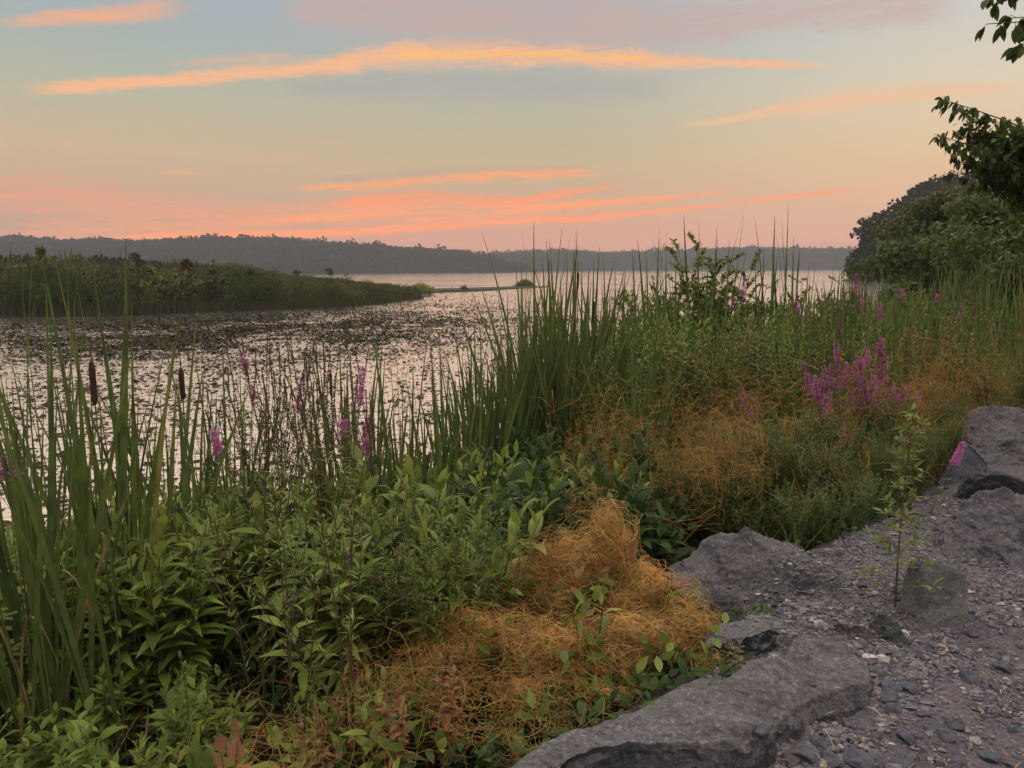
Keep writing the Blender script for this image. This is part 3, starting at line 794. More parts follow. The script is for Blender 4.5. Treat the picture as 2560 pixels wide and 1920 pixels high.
# resample and roughen
pp = []
for a, b in zip(poly, np.roll(poly, -1, 0)):
    m_ = max(2, int(np.linalg.norm(b - a) / 1.5))
    for k in range(m_):
        q = a + (b - a) * k / m_; pp.append(q + np.array([fbm((q[0] * .3, q[1] * .3, 3), 3), fbm((q[0] * .3, q[1] * .3, 9), 3)]) * (.5 if k else 0))
pp = np.array(pp); cen = np.array((-50.0, 110.0))
mb = MB(); n = len(pp); rings = [(1.006, -.3), (1.0, .06), (.99, .14), (.6, .25), (0.05, .3)]
Vv = np.concatenate([np.hstack([cen + (pp - cen) * r0, np.full((n, 1), z0)]) for r0, z0 in rings])
Q = [[k * n + i, k * n + (i + 1) % n, (k + 1) * n + (i + 1) % n, (k + 1) * n + i] for k in range(4) for i in range(n)]
mb.add(Vv, Q=Q)
M_MUD = plainmat('marsh_mud', [(.3, (.015, .013, .01)), (.7, (.04, .034, .022))], scale=3)
tag(mkobj('marsh_ground', mb.mesh('marsh_ground', M_MUD)), kind='structure')


def inpoly(P, poly):
    x, y = P[:, 0], P[:, 1]; c = np.zeros(len(P), bool)
    for a, b in zip(poly, np.roll(poly, -1, 0)):
        cc = ((a[1] > y) != (b[1] > y)); xx = (b[0] - a[0]) * (y - a[1]) / (b[1] - a[1] + 1e-12) + a[0]
        c ^= cc & (x < xx)
    return c


def edist(P, poly):
    best = np.full(len(P), 1e9)
    for a, b in zip(poly, np.roll(poly, -1, 0)):
        ab = b - a; t = np.clip(((P - a) @ ab) / (ab @ ab), 0, 1); best = np.minimum(best, np.linalg.norm(P - a - t[:, None] * ab, axis=1))
    return best


def bush_blob(n, sz, w=.5, prof='oval', upb=.4, wd=.4):
    mb = MB()
    p = nrm(rng.normal(size=(n, 3))) * (rng.random((n, 1)) ** .4) * (w, w, .5) + (0, 0, .5)
    d = nrm(rng.normal(size=(n, 3)) + (0, 0, upb))
    leaves(mb, p, d, rdir(n, -60, 60), sz * rng.uniform(.6, 1.5, n), sz * wd, prof, seg=2, flat=True)
    return mb


# visible skyline of the marsh growth, as height above water against sight line
tops = [(-900, 640), (0, 645), (100, 655), (200, 660), (300, 662), (400, 666), (500, 668), (560, 664), (640, 672), (700, 684), (760, 690), (830, 696), (900, 703), (1000, 710), (1046, 716), (1090, 722)]


def marsh_top(P):
    v = P[:, :2]; depth = v[:, 1] * math.cos(PITCH)
    pxx = 1280 + FPX * v[:, 0] / depth
    yt = np.interp(pxx, [a for a, b in tops], [b for a, b in tops])
    slope = (673 + (1280 - pxx) * .006 - yt) / FPX
    return 2.7 + slope * v[:, 1]


def scatter_poly(poly, n, zone=None):
    lo, hi = poly.min(0), poly.max(0)
    P = rng.uniform(lo, hi, (n * 6, 2)); P = P[inpoly(P, poly)]
    return P


Pn = scatter_poly(poly, 6000)
ed = edist(Pn, poly)
pr = np.exp(-ed / 18) + .12
keep = rng.random(len(Pn)) < pr * (Pn[:, 0] > -75)
Pn = Pn[keep]; ed = ed[keep]
ht = marsh_top(Pn)
cl = np.array([fbm((x * .12, y * .12, 2), 3) for x, y in Pn]); cl2 = np.array([fbm((x * .5, y * .5, 7), 2) for x, y in Pn])
ht = np.minimum(ht * (rng.uniform(.6, 1.0, len(Pn)) + np.clip(cl * .30 + cl2 * .22, -.4, .22)), 1.3 + ed * .3 + cl2 * .8 + rng.random(len(Pn)) * 1.6)
ht = ht * np.where(rng.random(len(ht)) < .06, 1.18, 1); ht = np.clip(ht, .4, 5)
bl = [bush_blob(190, .11, .45, wd=.35) for _ in range(8)] + [bush_blob(170, .22, .38, 'needle', 1.6, .12) for _ in range(2)]
def patchy(mb, P, S):
    # neighbouring bushes of one kind share their hue
    t = np.array([fbm((x * .09, y * .25, 11), 3) for x, y in P[:, :2]]); o = np.argsort(t); k = len(o) // 4
    for j in range(4):
        ix = o[j * k:(j + 1) * k if j < 3 else None]; m_ = MB(); scatter_meshes(m_, bl, P[ix], S[ix])
        for D in m_.D: D[:, 0] = np.clip(D[:, 0] * .45 + j * .17, 0, 1)
        mb.add(np.concatenate(m_.V), Q=np.concatenate(m_.Q), D=np.concatenate(m_.D))
mb = MB(); patchy(mb, np.hstack([Pn, np.full((len(Pn), 1), -.05)]), np.stack([ht * .8, ht * .8, ht], 1))
tag(mkobj('marsh_scrub', mb.mesh('marsh_scrub', G_MARSH, False)), 'dense olive-green marsh scrub covering the low island on the left', 'scrub', kind='stuff')
print('marsh bushes', len(Pn))

# reed fringe along its waterline, thin and upright
m_ = 5000
k_ = rng.integers(0, len(pe) - 1, m_); f_ = rng.random((m_, 1)); pea = np.array(pe)
Pf = pea[k_] * (1 - f_) + pea[k_ + 1] * f_ + rng.normal(size=(m_, 2)) * (.35, .5) + (0, .4)
keep = Pf[:, 0] > -60; Pf = Pf[keep]; m_ = len(Pf)
mb = MB()
leaves(mb, np.hstack([Pf, np.full((m_, 1), -.1)]), rdir(m_, 72, 90), (0, 1, 0), rng.uniform(.4, 1.5, m_) * np.interp(Pf[:, 1], [45, 60, 75], [1, .7, .45]), .025, 'needle', seg=3, flat=True, bend=(0, 0, -.12))
tag(mkobj('reed_fringe', mb.mesh('reed_fringe', leafmat('reed', [(0, (.03, .035, .016)), (1, (.085, .08, .035))], transl=.2, rough=.8, spec=.1))), 'thin upright reeds along the waterline of the marsh island', 'reeds', kind='stuff')

# plants one can tell apart on the island
ISL = 'small trees standing out of the marsh'
for (a, yb, yt, D, mat_, kind, lab) in [
        (90, 760, 613, 62, G_BUSH, 'shrub', 'tall yellow-green shrub leaning right above the marsh at the far left'),
        (468, 720, 638, 60, leafmat('rusty_leaf', [(0, (.12, .05, .03)), (1, (.22, .10, .05))]), 'shrub', 'rusty-red shrub standing out of the middle of the marsh island'),
        (338, 720, 626, 75, G_MARSH, 'shrub', 'dark round-headed shrub with two lobes above the marsh, left of the rusty one'),
        (185, 700, 628, 80, G_BUSH, 'shrub', 'small yellowish shrub top between the leaning and the round-headed shrub'),
        (825, 684, 669, 190, G_FOREST, 'tree', 'tiny flat-topped tree alone near the right tip of the marsh'),
        (740, 686, 674, 180, G_FOREST, 'tree', 'tiny bushy tree left of the flat-topped one near the marsh tip')]:
    p = at_y(a, yt, D); H = p[2] - .1
    inst(kind, tree_proto(H, H * (.22 if D < 100 else .30), 8, .34 if D < 100 else .3, .12 if D < 100 else .12, 1500 if D < 100 else 500, mat_, seed=a, low=.12 if D < 100 else .5, tilt=.10 if a == 90 else 0, tr=.015), (p[0], D, .1), 0, 1, lab, kind)


ms_ = [tree_proto(3, .75, 6, .22, .09, 700, m_, seed=k, low=.1, tr=.012) for k, m_ in enumerate([G_MARSH, G_OLIVE, G_MARSH, G_BUSH])]
mrng = np.random.default_rng(4)
for i in range(46):
    a = -20 + i * 17 + mrng.uniform(-8, 8); D = mrng.uniform(49, 66) + max(0, a - 450) * .05
    yt = np.interp(a, [t[0] for t in tops], [t[1] for t in tops]) + mrng.uniform(-6, 34); p = at_y(a, yt, D)
    if not inpoly(np.array([[p[0], D]]), poly)[0]: continue
    inst('shrub', ms_[i % 4], (p[0], D, .1), i * 1.3, (p[2] - .1) / 2.9, 'low bushy marsh shrub on the island, one of many along its near side', 'shrub', 'bushy shrubs on the near side of the marsh island')


def conifer(H):
    tb, cb = MB(), MB()
    tubes(tb, curve((0, 0, 0), (0, 0, H * .97), (0, 0, 0), 5), np.linspace(H * .018, .01, 5)[None], 5)
    n = 420; h = .12 + .86 * rng.random(n) ** 1.1; r_ = H * .20 * (1.02 - h); a = rng.uniform(0, 6.28, n)
    d = np.stack([np.cos(a), np.sin(a), rng.uniform(-.4, .05, n)], 1)
    leaves(cb, np.stack([0 * h, 0 * h, h * H], 1), d, (0, 0, 1), r_ * rng.uniform(.6, 1.3, n), H * .018, 'oval', seg=1, flat=True)
    return [('trunk', tb.mesh('trunk', M_BARK), [], None), ('crown', cb.mesh('crown', G_FOREST), [], None)]


cps = [conifer(6) for _ in range(3)]
for i, (a, yt) in enumerate([(25, 604), (160, 618), (203, 622), (250, 616), (300, 618), (378, 630), (396, 632), (410, 630), (436, 634), (120, 622), (50, 622), (225, 628), (275, 630), (350, 634), (322, 618), (140, 630), (5, 625)]):
    D = 115 + 8 * (i % 6); p = at_y(a, yt - 3, D)
    inst('spruce', cps[i % 3], (p[0], D, .15), i, (p[2] - .15) / 6, 'dark young spruce in the row poking up behind the marsh scrub on the left', 'spruce', 'spruces behind the marsh scrub')
# a darker belt of wood behind the scrub
n = 700; Pb = np.stack([rng.uniform(-150, -28, n), rng.uniform(120, 185, n)], 1)
pxx = 1280 + FPX * Pb[:, 0] / Pb[:, 1]
yt = np.interp(pxx, [-400, 0, 250, 400, 520, 620], [628, 632, 638, 646, 662, 680]); keep = pxx < 600
Pb = Pb[keep]; H = 2.7 + (677 - yt[keep]) / FPX * Pb[:, 1]; H = H * rng.uniform(.75, 1.03, len(H))
mb = MB(); scatter_meshes(mb, [crown_blob(110, .2) for _ in range(4)] + conif, np.hstack([Pb, np.full((len(Pb), 1), -.1)]), np.stack([H * .7, H * .7, H * 1.0], 1))
tag(mkobj('swamp_wood', mb.mesh('swamp_wood', G_FOREST, False)), 'dark belt of low swamp wood behind the marsh scrub', 'wood', kind='stuff')

# thin spit and its two tufts
sp = [on_plane(a, b, 0) for a, b in [(1040, 733), (1120, 731), (1200, 728), (1290, 722), (1380, 717), (1290, 717), (1200, 720), (1120, 722), (1040, 724)]]
mb = MB(); c_ = np.mean(sp, 0); n = len(sp)
mb.add(np.concatenate([np.array(sp) + (0, 0, -.1), np.array(sp) * (1, 1, 0) * .998 + (0, 0, .10) + c_ * .002 * (1, 1, 0), [c_ + (0, 0, .14)]]),
       Q=[[i, (i + 1) % n, n + (i + 1) % n, n + i] for i in range(n)], T=[[n + i, n + (i + 1) % n, 2 * n] for i in range(n)])
tag(mkobj('mud_spit', mb.mesh('mud_spit', M_MUD)), kind='structure')
for (a, yb, yt, wpx, lab, mat_) in [(1050, 731, 703, 80, 'bright green reed clump at the right tip of the marsh island', G_BUSH), (1312, 717, 695, 45, 'dark reed tuft at the end of the thin mud spit', G_MARSH), (1160, 727, 708, 22, 'sparse small reed tuft midway along the thin mud spit', G_MARSH)]:
    p = on_plane(a, yb, 0); H = (yb - yt) / FPX * p[1]; m_ = 500 if wpx > 30 else 60; wd = wpx / FPX * p[1] * .5
    mb = MB(); b_ = np.stack([rng.normal(0, wd * .5, m_), rng.normal(0, wd * .3, m_), np.full(m_, 0.0)], 1)
    leaves(mb, b_, rdir(m_, 65, 90), (0, 1, 0), H * rng.uniform(.5, 1.1, m_) * np.exp(-(b_[:, 0] / wd) ** 2 * .8), .05, 'needle', seg=3, flat=True, bend=(0, 0, -.1))
    inst('reed_clump', [('leaves', mb.mesh('leaves', mat_), [], None)], (p[0], p[1], 0), 0, 1, lab, 'reeds')

# ------------------------------------------------------------------ floating leaves on the water
padp = []
for k in range(4):
    mb = MB(); n = 10; a = np.linspace(0, 2 * math.pi, n, endpoint=False)
    rr = 1 + .12 * np.sin(a * 2 + k) + .06 * np.sin(a * 5 + k)
    z = .02 + (.10 + .12 * k) * np.clip(np.cos(a - k), 0, 1) ** 2
    V = np.vstack([np.stack([np.cos(a) * rr, np.sin(a) * rr, z], 1), [(0, 0, .0)]])
    mb.add(V, T=[[i, (i + 1) % n, n] for i in range(n)], D=np.full((n + 1, 3), .4)); padp.append(mb)
nP = 260000
PX = rng.uniform(-100, 1750, nP); PY = 673 + (1280 - PX) * .006 + 24 + (rng.random(nP) ** 1.15) * 640
PX[:100000] = np.minimum(rng.uniform(-100, 900, 100000) + np.abs(rng.normal(0, 260, 100000)), 1700); PY[:100000] = rng.normal(0, 1, 100000) * 38 + np.interp(PX[:100000], [0, 700, 1100], [840, 830, 800])
dd = Fw + Rt * ((PX - 1280) / FPX)[:, None] + Up * ((960 - PY) / FPX)[:, None]
P = CAM + dd * (-CAM[2] / dd[:, 2:3])
dist = P[:, 1]
dens = np.interp(PY, [700, 720, 760, 800, 860, 950, 1100, 1300], [.5, .8, 1.6, 2.2, 1.1, .38, .15, .07])
left = np.interp(PX, [0, 600, 900, 1250], [1, .95, .75, .6])
fl = np.array([fbm((x * .16, y * .16, 1), 3) for x, y in P[:, :2]])
fl2 = np.array([fbm((x * 1.1, y * 1.1, 5), 2) for x, y in P[:, :2]])
keep = (rng.random(nP) < dens * left * np.clip(.62 + fl * .8, .15, 1.2) * np.clip(.75 + fl2 * .9, 0.2, 1.4)) & (shore(P[:, 0], P[:, 1]) < -.25) & ~inpoly(P[:, :2], poly)
P = P[keep]; P[:, 2] = .006; dist = dist[keep]
sz = np.clip(rng.lognormal(math.log(.030), .4, len(P)), .014, .075) * np.interp(dist, [10, 40, 120], [1, 1.2, 1.9])
order = np.argsort(-sz / dist)
S = np.stack([sz, sz, sz * rng.uniform(.5, 1.6, len(sz)) * np.interp(dist, [12, 40], [1, 1.9])], 1)
big = order[:300]; rest = order[300:]
mb = MB(); scatter_meshes(mb, padp, P[rest], S[rest])
tag(mkobj('floating_leaves', mb.mesh('floating_leaves', G_PAD, False)), 'countless small dark water plant leaves floating across the lake', 'floating leaves', kind='stuff')
print('pads', len(P))
pm = [p_.mesh('lily_pad', G_PAD, False) for p_ in padp]
for j, i in enumerate(big):
    o = mkobj('lily_pad', pm[j % 4]); o.location = P[i]; o.scale = S[i]; o.rotation_euler = (0, 0, j * 1.7)
    tag(o, 'small dark lily pad floating on the near open water behind the cattails', 'lily pad', 'lily pads on the near water')

# ------------------------------------------------------------------ rocks
G_AIRY = leafmat('airy_leaf', [(0, (.13, .18, .045)), (.5, (.20, .26, .06)), (1, (.30, .33, .09))], transl=.45)
G_FINE2 = leafmat('willowy_leaf', [(0, (.10, .14, .035)), (.5, (.17, .21, .055)), (1, (.26, .28, .09))], transl=.4)

import bmesh
_b = bmesh.new(); bmesh.ops.create_icosphere(_b, subdivisions=6, radius=1)
ICO_V = np.array([v.co[:] for v in _b.verts]); ICO_F = np.array([[v.index for v in f.verts] for f in _b.faces]); _b.free()
_b = bmesh.new(); bmesh.ops.create_icosphere(_b, subdivisions=4, radius=1)
ICO4_V = np.array([v.co[:] for v in _b.verts]); ICO4_F = np.array([[v.index for v in f.verts] for f in _b.faces]); _b.free()


def boulder_mesh(name, dims, seed, mat, cuts=9, amp=.07, planes=(), hi=True, fs=1.0):
    r = np.random.default_rng(seed); V = (ICO_V if hi else ICO4_V).copy()
    Ns = [(nrm(n_), o) for n_, o in planes] + [(nrm(r.normal(size=3)), r.uniform(.5, .86)) for _ in range(cuts)]
    for n_, o in Ns:
        h = V @ n_ - o; V -= np.clip(h, 0, None)[:, None] * n_
    V *= np.array(dims)
    sc = float(np.mean(dims)); nv = nrm(V)
    f = 1.0 / sc
    d1 = np.array([mn.fractal(Vector(p * f * 1.3 + seed), 1.0, 2.0, 3) for p in V])
    d2 = np.array([mn.ridged_multi_fractal(Vector(p * f * 3.2 + seed * 2), .9, 2.0, 4, 1.0, 2.0) for p in V]) if hi else 0
    d3 = np.array([mn.fractal(Vector(p * 24 + seed), .8, 2.0, 3) for p in V]) if hi else 0
    V = V + nv * ((d1 * amp + (d2 - 1) * amp * .5) * sc + d3 * .012 * fs)[:, None]
    mb = MB(); mb.add(V, T=ICO_F if hi else ICO4_F)
    return mb.mesh(name, mat)


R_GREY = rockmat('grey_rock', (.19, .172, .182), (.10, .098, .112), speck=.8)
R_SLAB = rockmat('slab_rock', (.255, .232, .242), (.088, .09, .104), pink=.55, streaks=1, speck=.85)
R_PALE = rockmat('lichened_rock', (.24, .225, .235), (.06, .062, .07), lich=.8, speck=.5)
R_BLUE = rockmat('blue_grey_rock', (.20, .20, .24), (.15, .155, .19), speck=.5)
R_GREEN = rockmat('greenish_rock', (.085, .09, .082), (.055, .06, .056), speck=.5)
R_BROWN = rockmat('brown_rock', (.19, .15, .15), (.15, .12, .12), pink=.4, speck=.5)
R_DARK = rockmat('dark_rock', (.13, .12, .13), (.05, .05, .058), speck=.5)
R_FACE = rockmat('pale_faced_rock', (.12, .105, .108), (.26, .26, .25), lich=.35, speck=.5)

# the slab: real outline of its upper face, worn edge and steep near side
out = [(1130, 2050), (1180, 1985), (1248, 1922), (1300, 1880), (1357, 1846), (1430, 1824), (1491, 1806), (1570, 1782), (1646, 1744), (1690, 1705), (1725, 1688), (1780, 1680), (1833, 1680), (1892, 1663), (1955, 1638), (1965, 1615), (1985, 1592), (2027, 1572), (2080, 1580), (2115, 1605), (2135, 1640), (2175, 1668), (2187, 1700), (2150, 1727), (2100, 1728), (2040, 1738), (1975, 1767), (1913, 1803), (1870, 1830), (1829, 1848), (1740, 1842), (1660, 1848), (1600, 1849), (1540, 1850), (1494, 1858), (1440, 1880), (1380, 1912), (1300, 1975), (1200, 2060)]
O = []
for a, b in out:
    z_ = 1.27 - .12 * sstep(a, 1850, 2150); O.append(on_plane(a, b, z_))
O = np.array(O)
cen = np.array([.72, 2.62])
ang = np.arctan2(O[:, 1] - cen[1], O[:, 0] - cen[0]); rad = np.hypot(O[:, 0] - cen[0], O[:, 1] - cen[1])
# closed outline by arc length, so the long thin shape keeps its corners
Oc = np.vstack([O[:, :2], O[:1, :2]]); sl_ = np.r_[0, np.cumsum(np.linalg.norm(np.diff(Oc, axis=0), axis=1))]
NT = 420; tt = np.linspace(0, sl_[-1], NT, endpoint=False)
ox = np.interp(tt, sl_, Oc[:, 0]); oy = np.interp(tt, sl_, Oc[:, 1])
axis_a, axis_b = np.array([.18, 2.12]), np.array([1.42, 3.10])       # the slab's spine
ab_ = axis_b - axis_a
tp = np.clip(((np.stack([ox, oy], 1) - axis_a) @ ab_) / (ab_ @ ab_), .02, .98)
sp_ = axis_a + tp[:, None] * ab_
rs = np.r_[np.linspace(0, .9, 42), np.linspace(.92, 1.0, 9)]
Vs = []
for r_ in rs:
    x = sp_[:, 0] + (ox - sp_[:, 0]) * r_; y = sp_[:, 1] + (oy - sp_[:, 1]) * r_
    z = 1.27 - .12 * sstep(1280 + FPX * x / y, 1850, 2150) * 1.0 - .022 * sstep(r_, .9, 1.0) ** 2
    Vs.append(np.stack([x, y, z], 1))
gx_ = np.roll(ox, -1) - np.roll(ox, 1); gy_ = np.roll(oy, -1) - np.roll(oy, 1); gl_ = np.hypot(gx_, gy_); nx2, ny2 = -gy_ / gl_, gx_ / gl_
sgn = np.sign(np.sum(nx2 * (ox - cen[0]) + ny2 * (oy - cen[1]))); nx2 *= sgn; ny2 *= sgn
k_ = np.ones(21) / 21
nx2 = np.convolve(np.r_[nx2[-10:], nx2, nx2[:10]], k_, 'valid'); ny2 = np.convolve(np.r_[ny2[-10:], ny2, ny2[:10]], k_, 'valid')
for q_ in np.linspace(.03, 1, 26):
    Vs.append(np.stack([ox + nx2 * (.012 + .05 * q_), oy + ny2 * (.012 + .05 * q_), Vs[len(rs) - 1][:, 2] - .012 - .55 * q_], 1))
Vs = np.array(Vs); nr = len(Vs)
fl_ = Vs.reshape(-1, 3)
upn = np.zeros_like(fl_); upn[:len(rs) * NT, 2] = 1
upn[len(rs) * NT:, 0] = np.tile(nx2, nr - len(rs)); upn[len(rs) * NT:, 1] = np.tile(ny2, nr - len(rs))
dA = np.array([mn.fractal(Vector((p[0] * 2.2, p[1] * 4.5, p[2] * 2)), .9, 2.0, 5) for p in fl_])
dB = np.array([mn.ridged_multi_fractal(Vector((p[0] * 3 + 7, p[1] * 5, p[2] * 6)), .9, 2.1, 5, 1.0, 2.0) for p in fl_])
dC = np.array([mn.fractal(Vector(p * 20), .8, 2.0, 4) for p in fl_])
fl_ = fl_ + upn * (dA * .035 + (dB - 1.1) * .012 + dC * .007)[:, None]
q = np.array([[i * NT + j, i * NT + (j + 1) % NT, (i + 1) * NT + (j + 1) % NT, (i + 1) * NT + j] for i in range(nr - 1) for j in range(NT)])
mb = MB(); mb.add(fl_ - (cen[0], cen[1], 1.0), Q=q[:, ::-1])
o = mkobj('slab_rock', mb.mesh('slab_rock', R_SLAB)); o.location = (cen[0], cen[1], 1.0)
tag(o, 'long flat slab rock with pinkish streaks and dark near side, largest in the foreground', 'rock')


def rock(px, py, z, dims, seed, mat, lab, rz=0, cuts=9, amp=.08, planes=(), tilt=(0, 0), zc=0.0):
    p = on_plane(px, py, z)
    o = mkobj('boulder', boulder_mesh('boulder', dims, seed, mat, cuts, amp, planes))
    o.location = (p[0], p[1], z + zc); o.rotation_euler = (tilt[0], tilt[1], rz)
    return tag(o, lab, 'rock')


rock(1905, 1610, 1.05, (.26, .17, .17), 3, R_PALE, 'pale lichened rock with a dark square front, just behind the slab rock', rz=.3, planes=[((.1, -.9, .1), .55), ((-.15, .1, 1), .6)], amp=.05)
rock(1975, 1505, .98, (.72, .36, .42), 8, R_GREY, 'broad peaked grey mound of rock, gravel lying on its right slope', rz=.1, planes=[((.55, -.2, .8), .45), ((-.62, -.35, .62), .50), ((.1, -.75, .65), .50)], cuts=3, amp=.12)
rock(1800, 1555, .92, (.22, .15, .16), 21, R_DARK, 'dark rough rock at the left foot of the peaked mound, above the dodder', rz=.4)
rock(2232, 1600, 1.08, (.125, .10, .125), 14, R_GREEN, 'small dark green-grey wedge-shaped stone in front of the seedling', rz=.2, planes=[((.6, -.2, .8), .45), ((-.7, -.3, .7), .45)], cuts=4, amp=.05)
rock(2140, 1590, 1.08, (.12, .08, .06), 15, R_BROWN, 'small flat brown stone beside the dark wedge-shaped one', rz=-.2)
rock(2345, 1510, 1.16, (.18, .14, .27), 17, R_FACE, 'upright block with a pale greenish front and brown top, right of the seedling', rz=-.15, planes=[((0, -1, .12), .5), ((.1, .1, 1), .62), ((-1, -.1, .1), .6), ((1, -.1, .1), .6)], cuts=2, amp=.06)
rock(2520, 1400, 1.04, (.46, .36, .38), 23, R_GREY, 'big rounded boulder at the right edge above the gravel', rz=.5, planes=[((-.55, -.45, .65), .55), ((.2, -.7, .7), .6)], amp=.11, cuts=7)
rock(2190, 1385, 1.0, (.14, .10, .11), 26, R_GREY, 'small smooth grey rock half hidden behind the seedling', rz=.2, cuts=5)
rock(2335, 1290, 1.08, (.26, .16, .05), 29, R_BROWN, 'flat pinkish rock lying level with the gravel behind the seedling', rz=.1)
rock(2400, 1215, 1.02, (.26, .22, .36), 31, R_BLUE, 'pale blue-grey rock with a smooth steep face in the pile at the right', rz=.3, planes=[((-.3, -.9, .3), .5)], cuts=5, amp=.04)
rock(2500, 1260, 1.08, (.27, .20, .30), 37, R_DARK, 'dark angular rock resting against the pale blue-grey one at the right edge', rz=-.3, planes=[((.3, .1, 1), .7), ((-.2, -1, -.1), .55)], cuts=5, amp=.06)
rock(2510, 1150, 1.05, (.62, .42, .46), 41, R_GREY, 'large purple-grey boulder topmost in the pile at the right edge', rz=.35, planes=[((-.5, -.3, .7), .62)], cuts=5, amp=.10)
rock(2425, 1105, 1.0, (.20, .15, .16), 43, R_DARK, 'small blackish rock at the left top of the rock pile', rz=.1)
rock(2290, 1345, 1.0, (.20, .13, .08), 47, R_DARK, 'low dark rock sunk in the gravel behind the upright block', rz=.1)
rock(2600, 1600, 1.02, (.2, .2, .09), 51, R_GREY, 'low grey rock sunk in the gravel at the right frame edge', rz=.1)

# gravel
sto = []
for k in range(7):
    r = np.random.default_rng(100 + k); V = nrm(r.normal(size=(11, 3)))
    _b = bmesh.new()
    for v in V * (1, r.uniform(.6, .9), r.uniform(.4, .7)): _b.verts.new(v)
    bmesh.ops.convex_hull(_b, input=_b.verts)
    loose = [v for v in _b.verts if not v.link_faces]
    for v in loose: _b.verts.remove(v)
    bmesh.ops.triangulate(_b, faces=_b.faces); _b.verts.ensure_lookup_table(); _b.verts.index_update()
    mb = MB(); mb.add([v.co[:] for v in _b.verts], T=[[v.index for v in f.verts] for f in _b.faces]); sto.append(mb); _b.free()
G_STONE = None


def stone_mat():
    m, t, b = newmat('gravel_stone')
    at = tn(t, 'ShaderNodeAttribute', attribute_name='leaf'); sp = t.nodes.new('ShaderNodeSeparateColor'); t.links.new(at.outputs['Color'], sp.inputs[0])
    mu = tn(t, 'ShaderNodeMath', operation='MULTIPLY'); mu.inputs[1].default_value = 2.2; t.links.new(sp.outputs[0], mu.inputs[0])
    c = rampn(t, mu.outputs[0], [(0, (.06, .056, .066)), (.45, (.125, .11, .125)), (.8, (.19, .17, .185)), (.94, (.22, .175, .15)), (.985, (.42, .39, .38))])
    tcn = t.nodes.new('ShaderNodeTexCoord'); nz = tn(t, 'ShaderNodeTexNoise', Scale=90.0, Detail=4.0); t.links.new(tcn.outputs['Object'], nz.inputs['Vector'])
    c2 = rampn(t, nz.outputs[0], [(.3, (.6, .6, .62)), (.7, (1.35, 1.33, 1.3))])
    mx = tn(t, 'ShaderNodeMix', data_type='RGBA', blend_type='MULTIPLY'); mx.inputs[0].default_value = 1; t.links.new(c, mx.inputs[6]); t.links.new(c2, mx.inputs[7])
    t.links.new(mx.outputs[2], b.inputs['Base Color']); b.inputs['Roughness'].default_value = .8; b.inputs['Specular IOR Level'].default_value = .3
    return m


M_STONE = stone_mat()
n = 120000
PX = rng.uniform(1500, 2800, n); PY = rng.uniform(1230, 2150, n)
dd = Fw + Rt * ((PX - 1280) / FPX)[:, None] + Up * ((960 - PY) / FPX)[:, None]
P = CAM + dd * ((1.1 - CAM[2]) / dd[:, 2:3])
dp = dpath(P[:, 0], P[:, 1])
clump = np.array([fbm((x * 2.2, y * 2.2, 1), 3) for x, y in P[:, :2]])
keep = (dp < .22) & (rng.random(n) < np.clip(.5 + clump * 1.2 + .5 * (dp > -.5), .12, 1))
P = P[keep]; dp = dp[keep]
sz = np.clip(rng.lognormal(math.log(.0054), .55, len(P)), .0028, .028) * np.where(dp > -.7, 1.15, .9)
zz = zg(P[:, 0], P[:, 1]) + np.array([.030 * fbm((x, y, 0), 4, 3.0) for x, y in P[:, :2]])
P[:, 2] = zz + sz * .15
mb = MB(); scatter_meshes(mb, sto, P, np.stack([sz * rng.uniform(.9, 1.5, len(sz)), sz, sz], 1))
tag(mkobj('gravel', mb.mesh('gravel', M_STONE, False)), 'loose purplish-grey gravel strewn over the path', 'gravel', kind='stuff')
# gravel that has rolled onto the mound and the slab
dg = bpy.context.evaluated_depsgraph_get()


def drop(P2, names, top=3.0):
    """heights of the highest rock surface under each point"""
    dg.update(); z = np.full(len(P2), np.nan); nz_ = np.zeros(len(P2))
    objs = [o for o in col.objects if o.name.split('.')[0] in names]
    for i, (x, y) in enumerate(P2):
        best = -9
        for ob in objs:
            mi = ob.matrix_world.inverted(); a = mi @ Vector((x, y, top)); d_ = (mi.to_3x3() @ Vector((0, 0, -1)))
            ok, loc, no, _ = ob.ray_cast(a, d_)
            if ok:
                w_ = ob.matrix_world @ loc
                if w_.z > best: best = w_.z; nz_[i] = (ob.matrix_world.to_3x3() @ no).normalized().z
        if best > 0: z[i] = best
    return z, nz_


bpy.context.view_layer.update()
Pq = []
for (a, b, ra, rb, m_) in [(2020, 1450, 140, 60, 2200), (2080, 1500, 100, 50, 1400), (2120, 1680, 70, 50, 260), (2060, 1640, 60, 40, 160), (1900, 1720, 180, 40, 60), (2330, 1290, 60, 20, 80), (1990, 1560, 60, 30, 160)]:
    for _ in range(m_):
        p = on_plane(a + rng.normal() * ra * .6, b + rng.normal() * rb * .6, 1.2); Pq.append(p[:2])
Pq = np.array(Pq); z, nz_ = drop(Pq, ('boulder', 'slab_rock')); ok = ~np.isnan(z) & (nz_ > .6) & (z > 1.0)
Pq = Pq[ok]; z = z[ok]; sz = np.clip(rng.lognormal(math.log(.007), .45, len(z)), .003, .02)
mb = MB(); scatter_meshes(mb, sto, np.stack([Pq[:, 0], Pq[:, 1], z + sz * .2], 1), np.stack([sz * 1.3, sz, sz], 1))
tag(mkobj('gravel', mb.mesh('gravel', M_STONE, False)), 'small loose stones scattered on top of the rocks', 'gravel', kind='stuff')

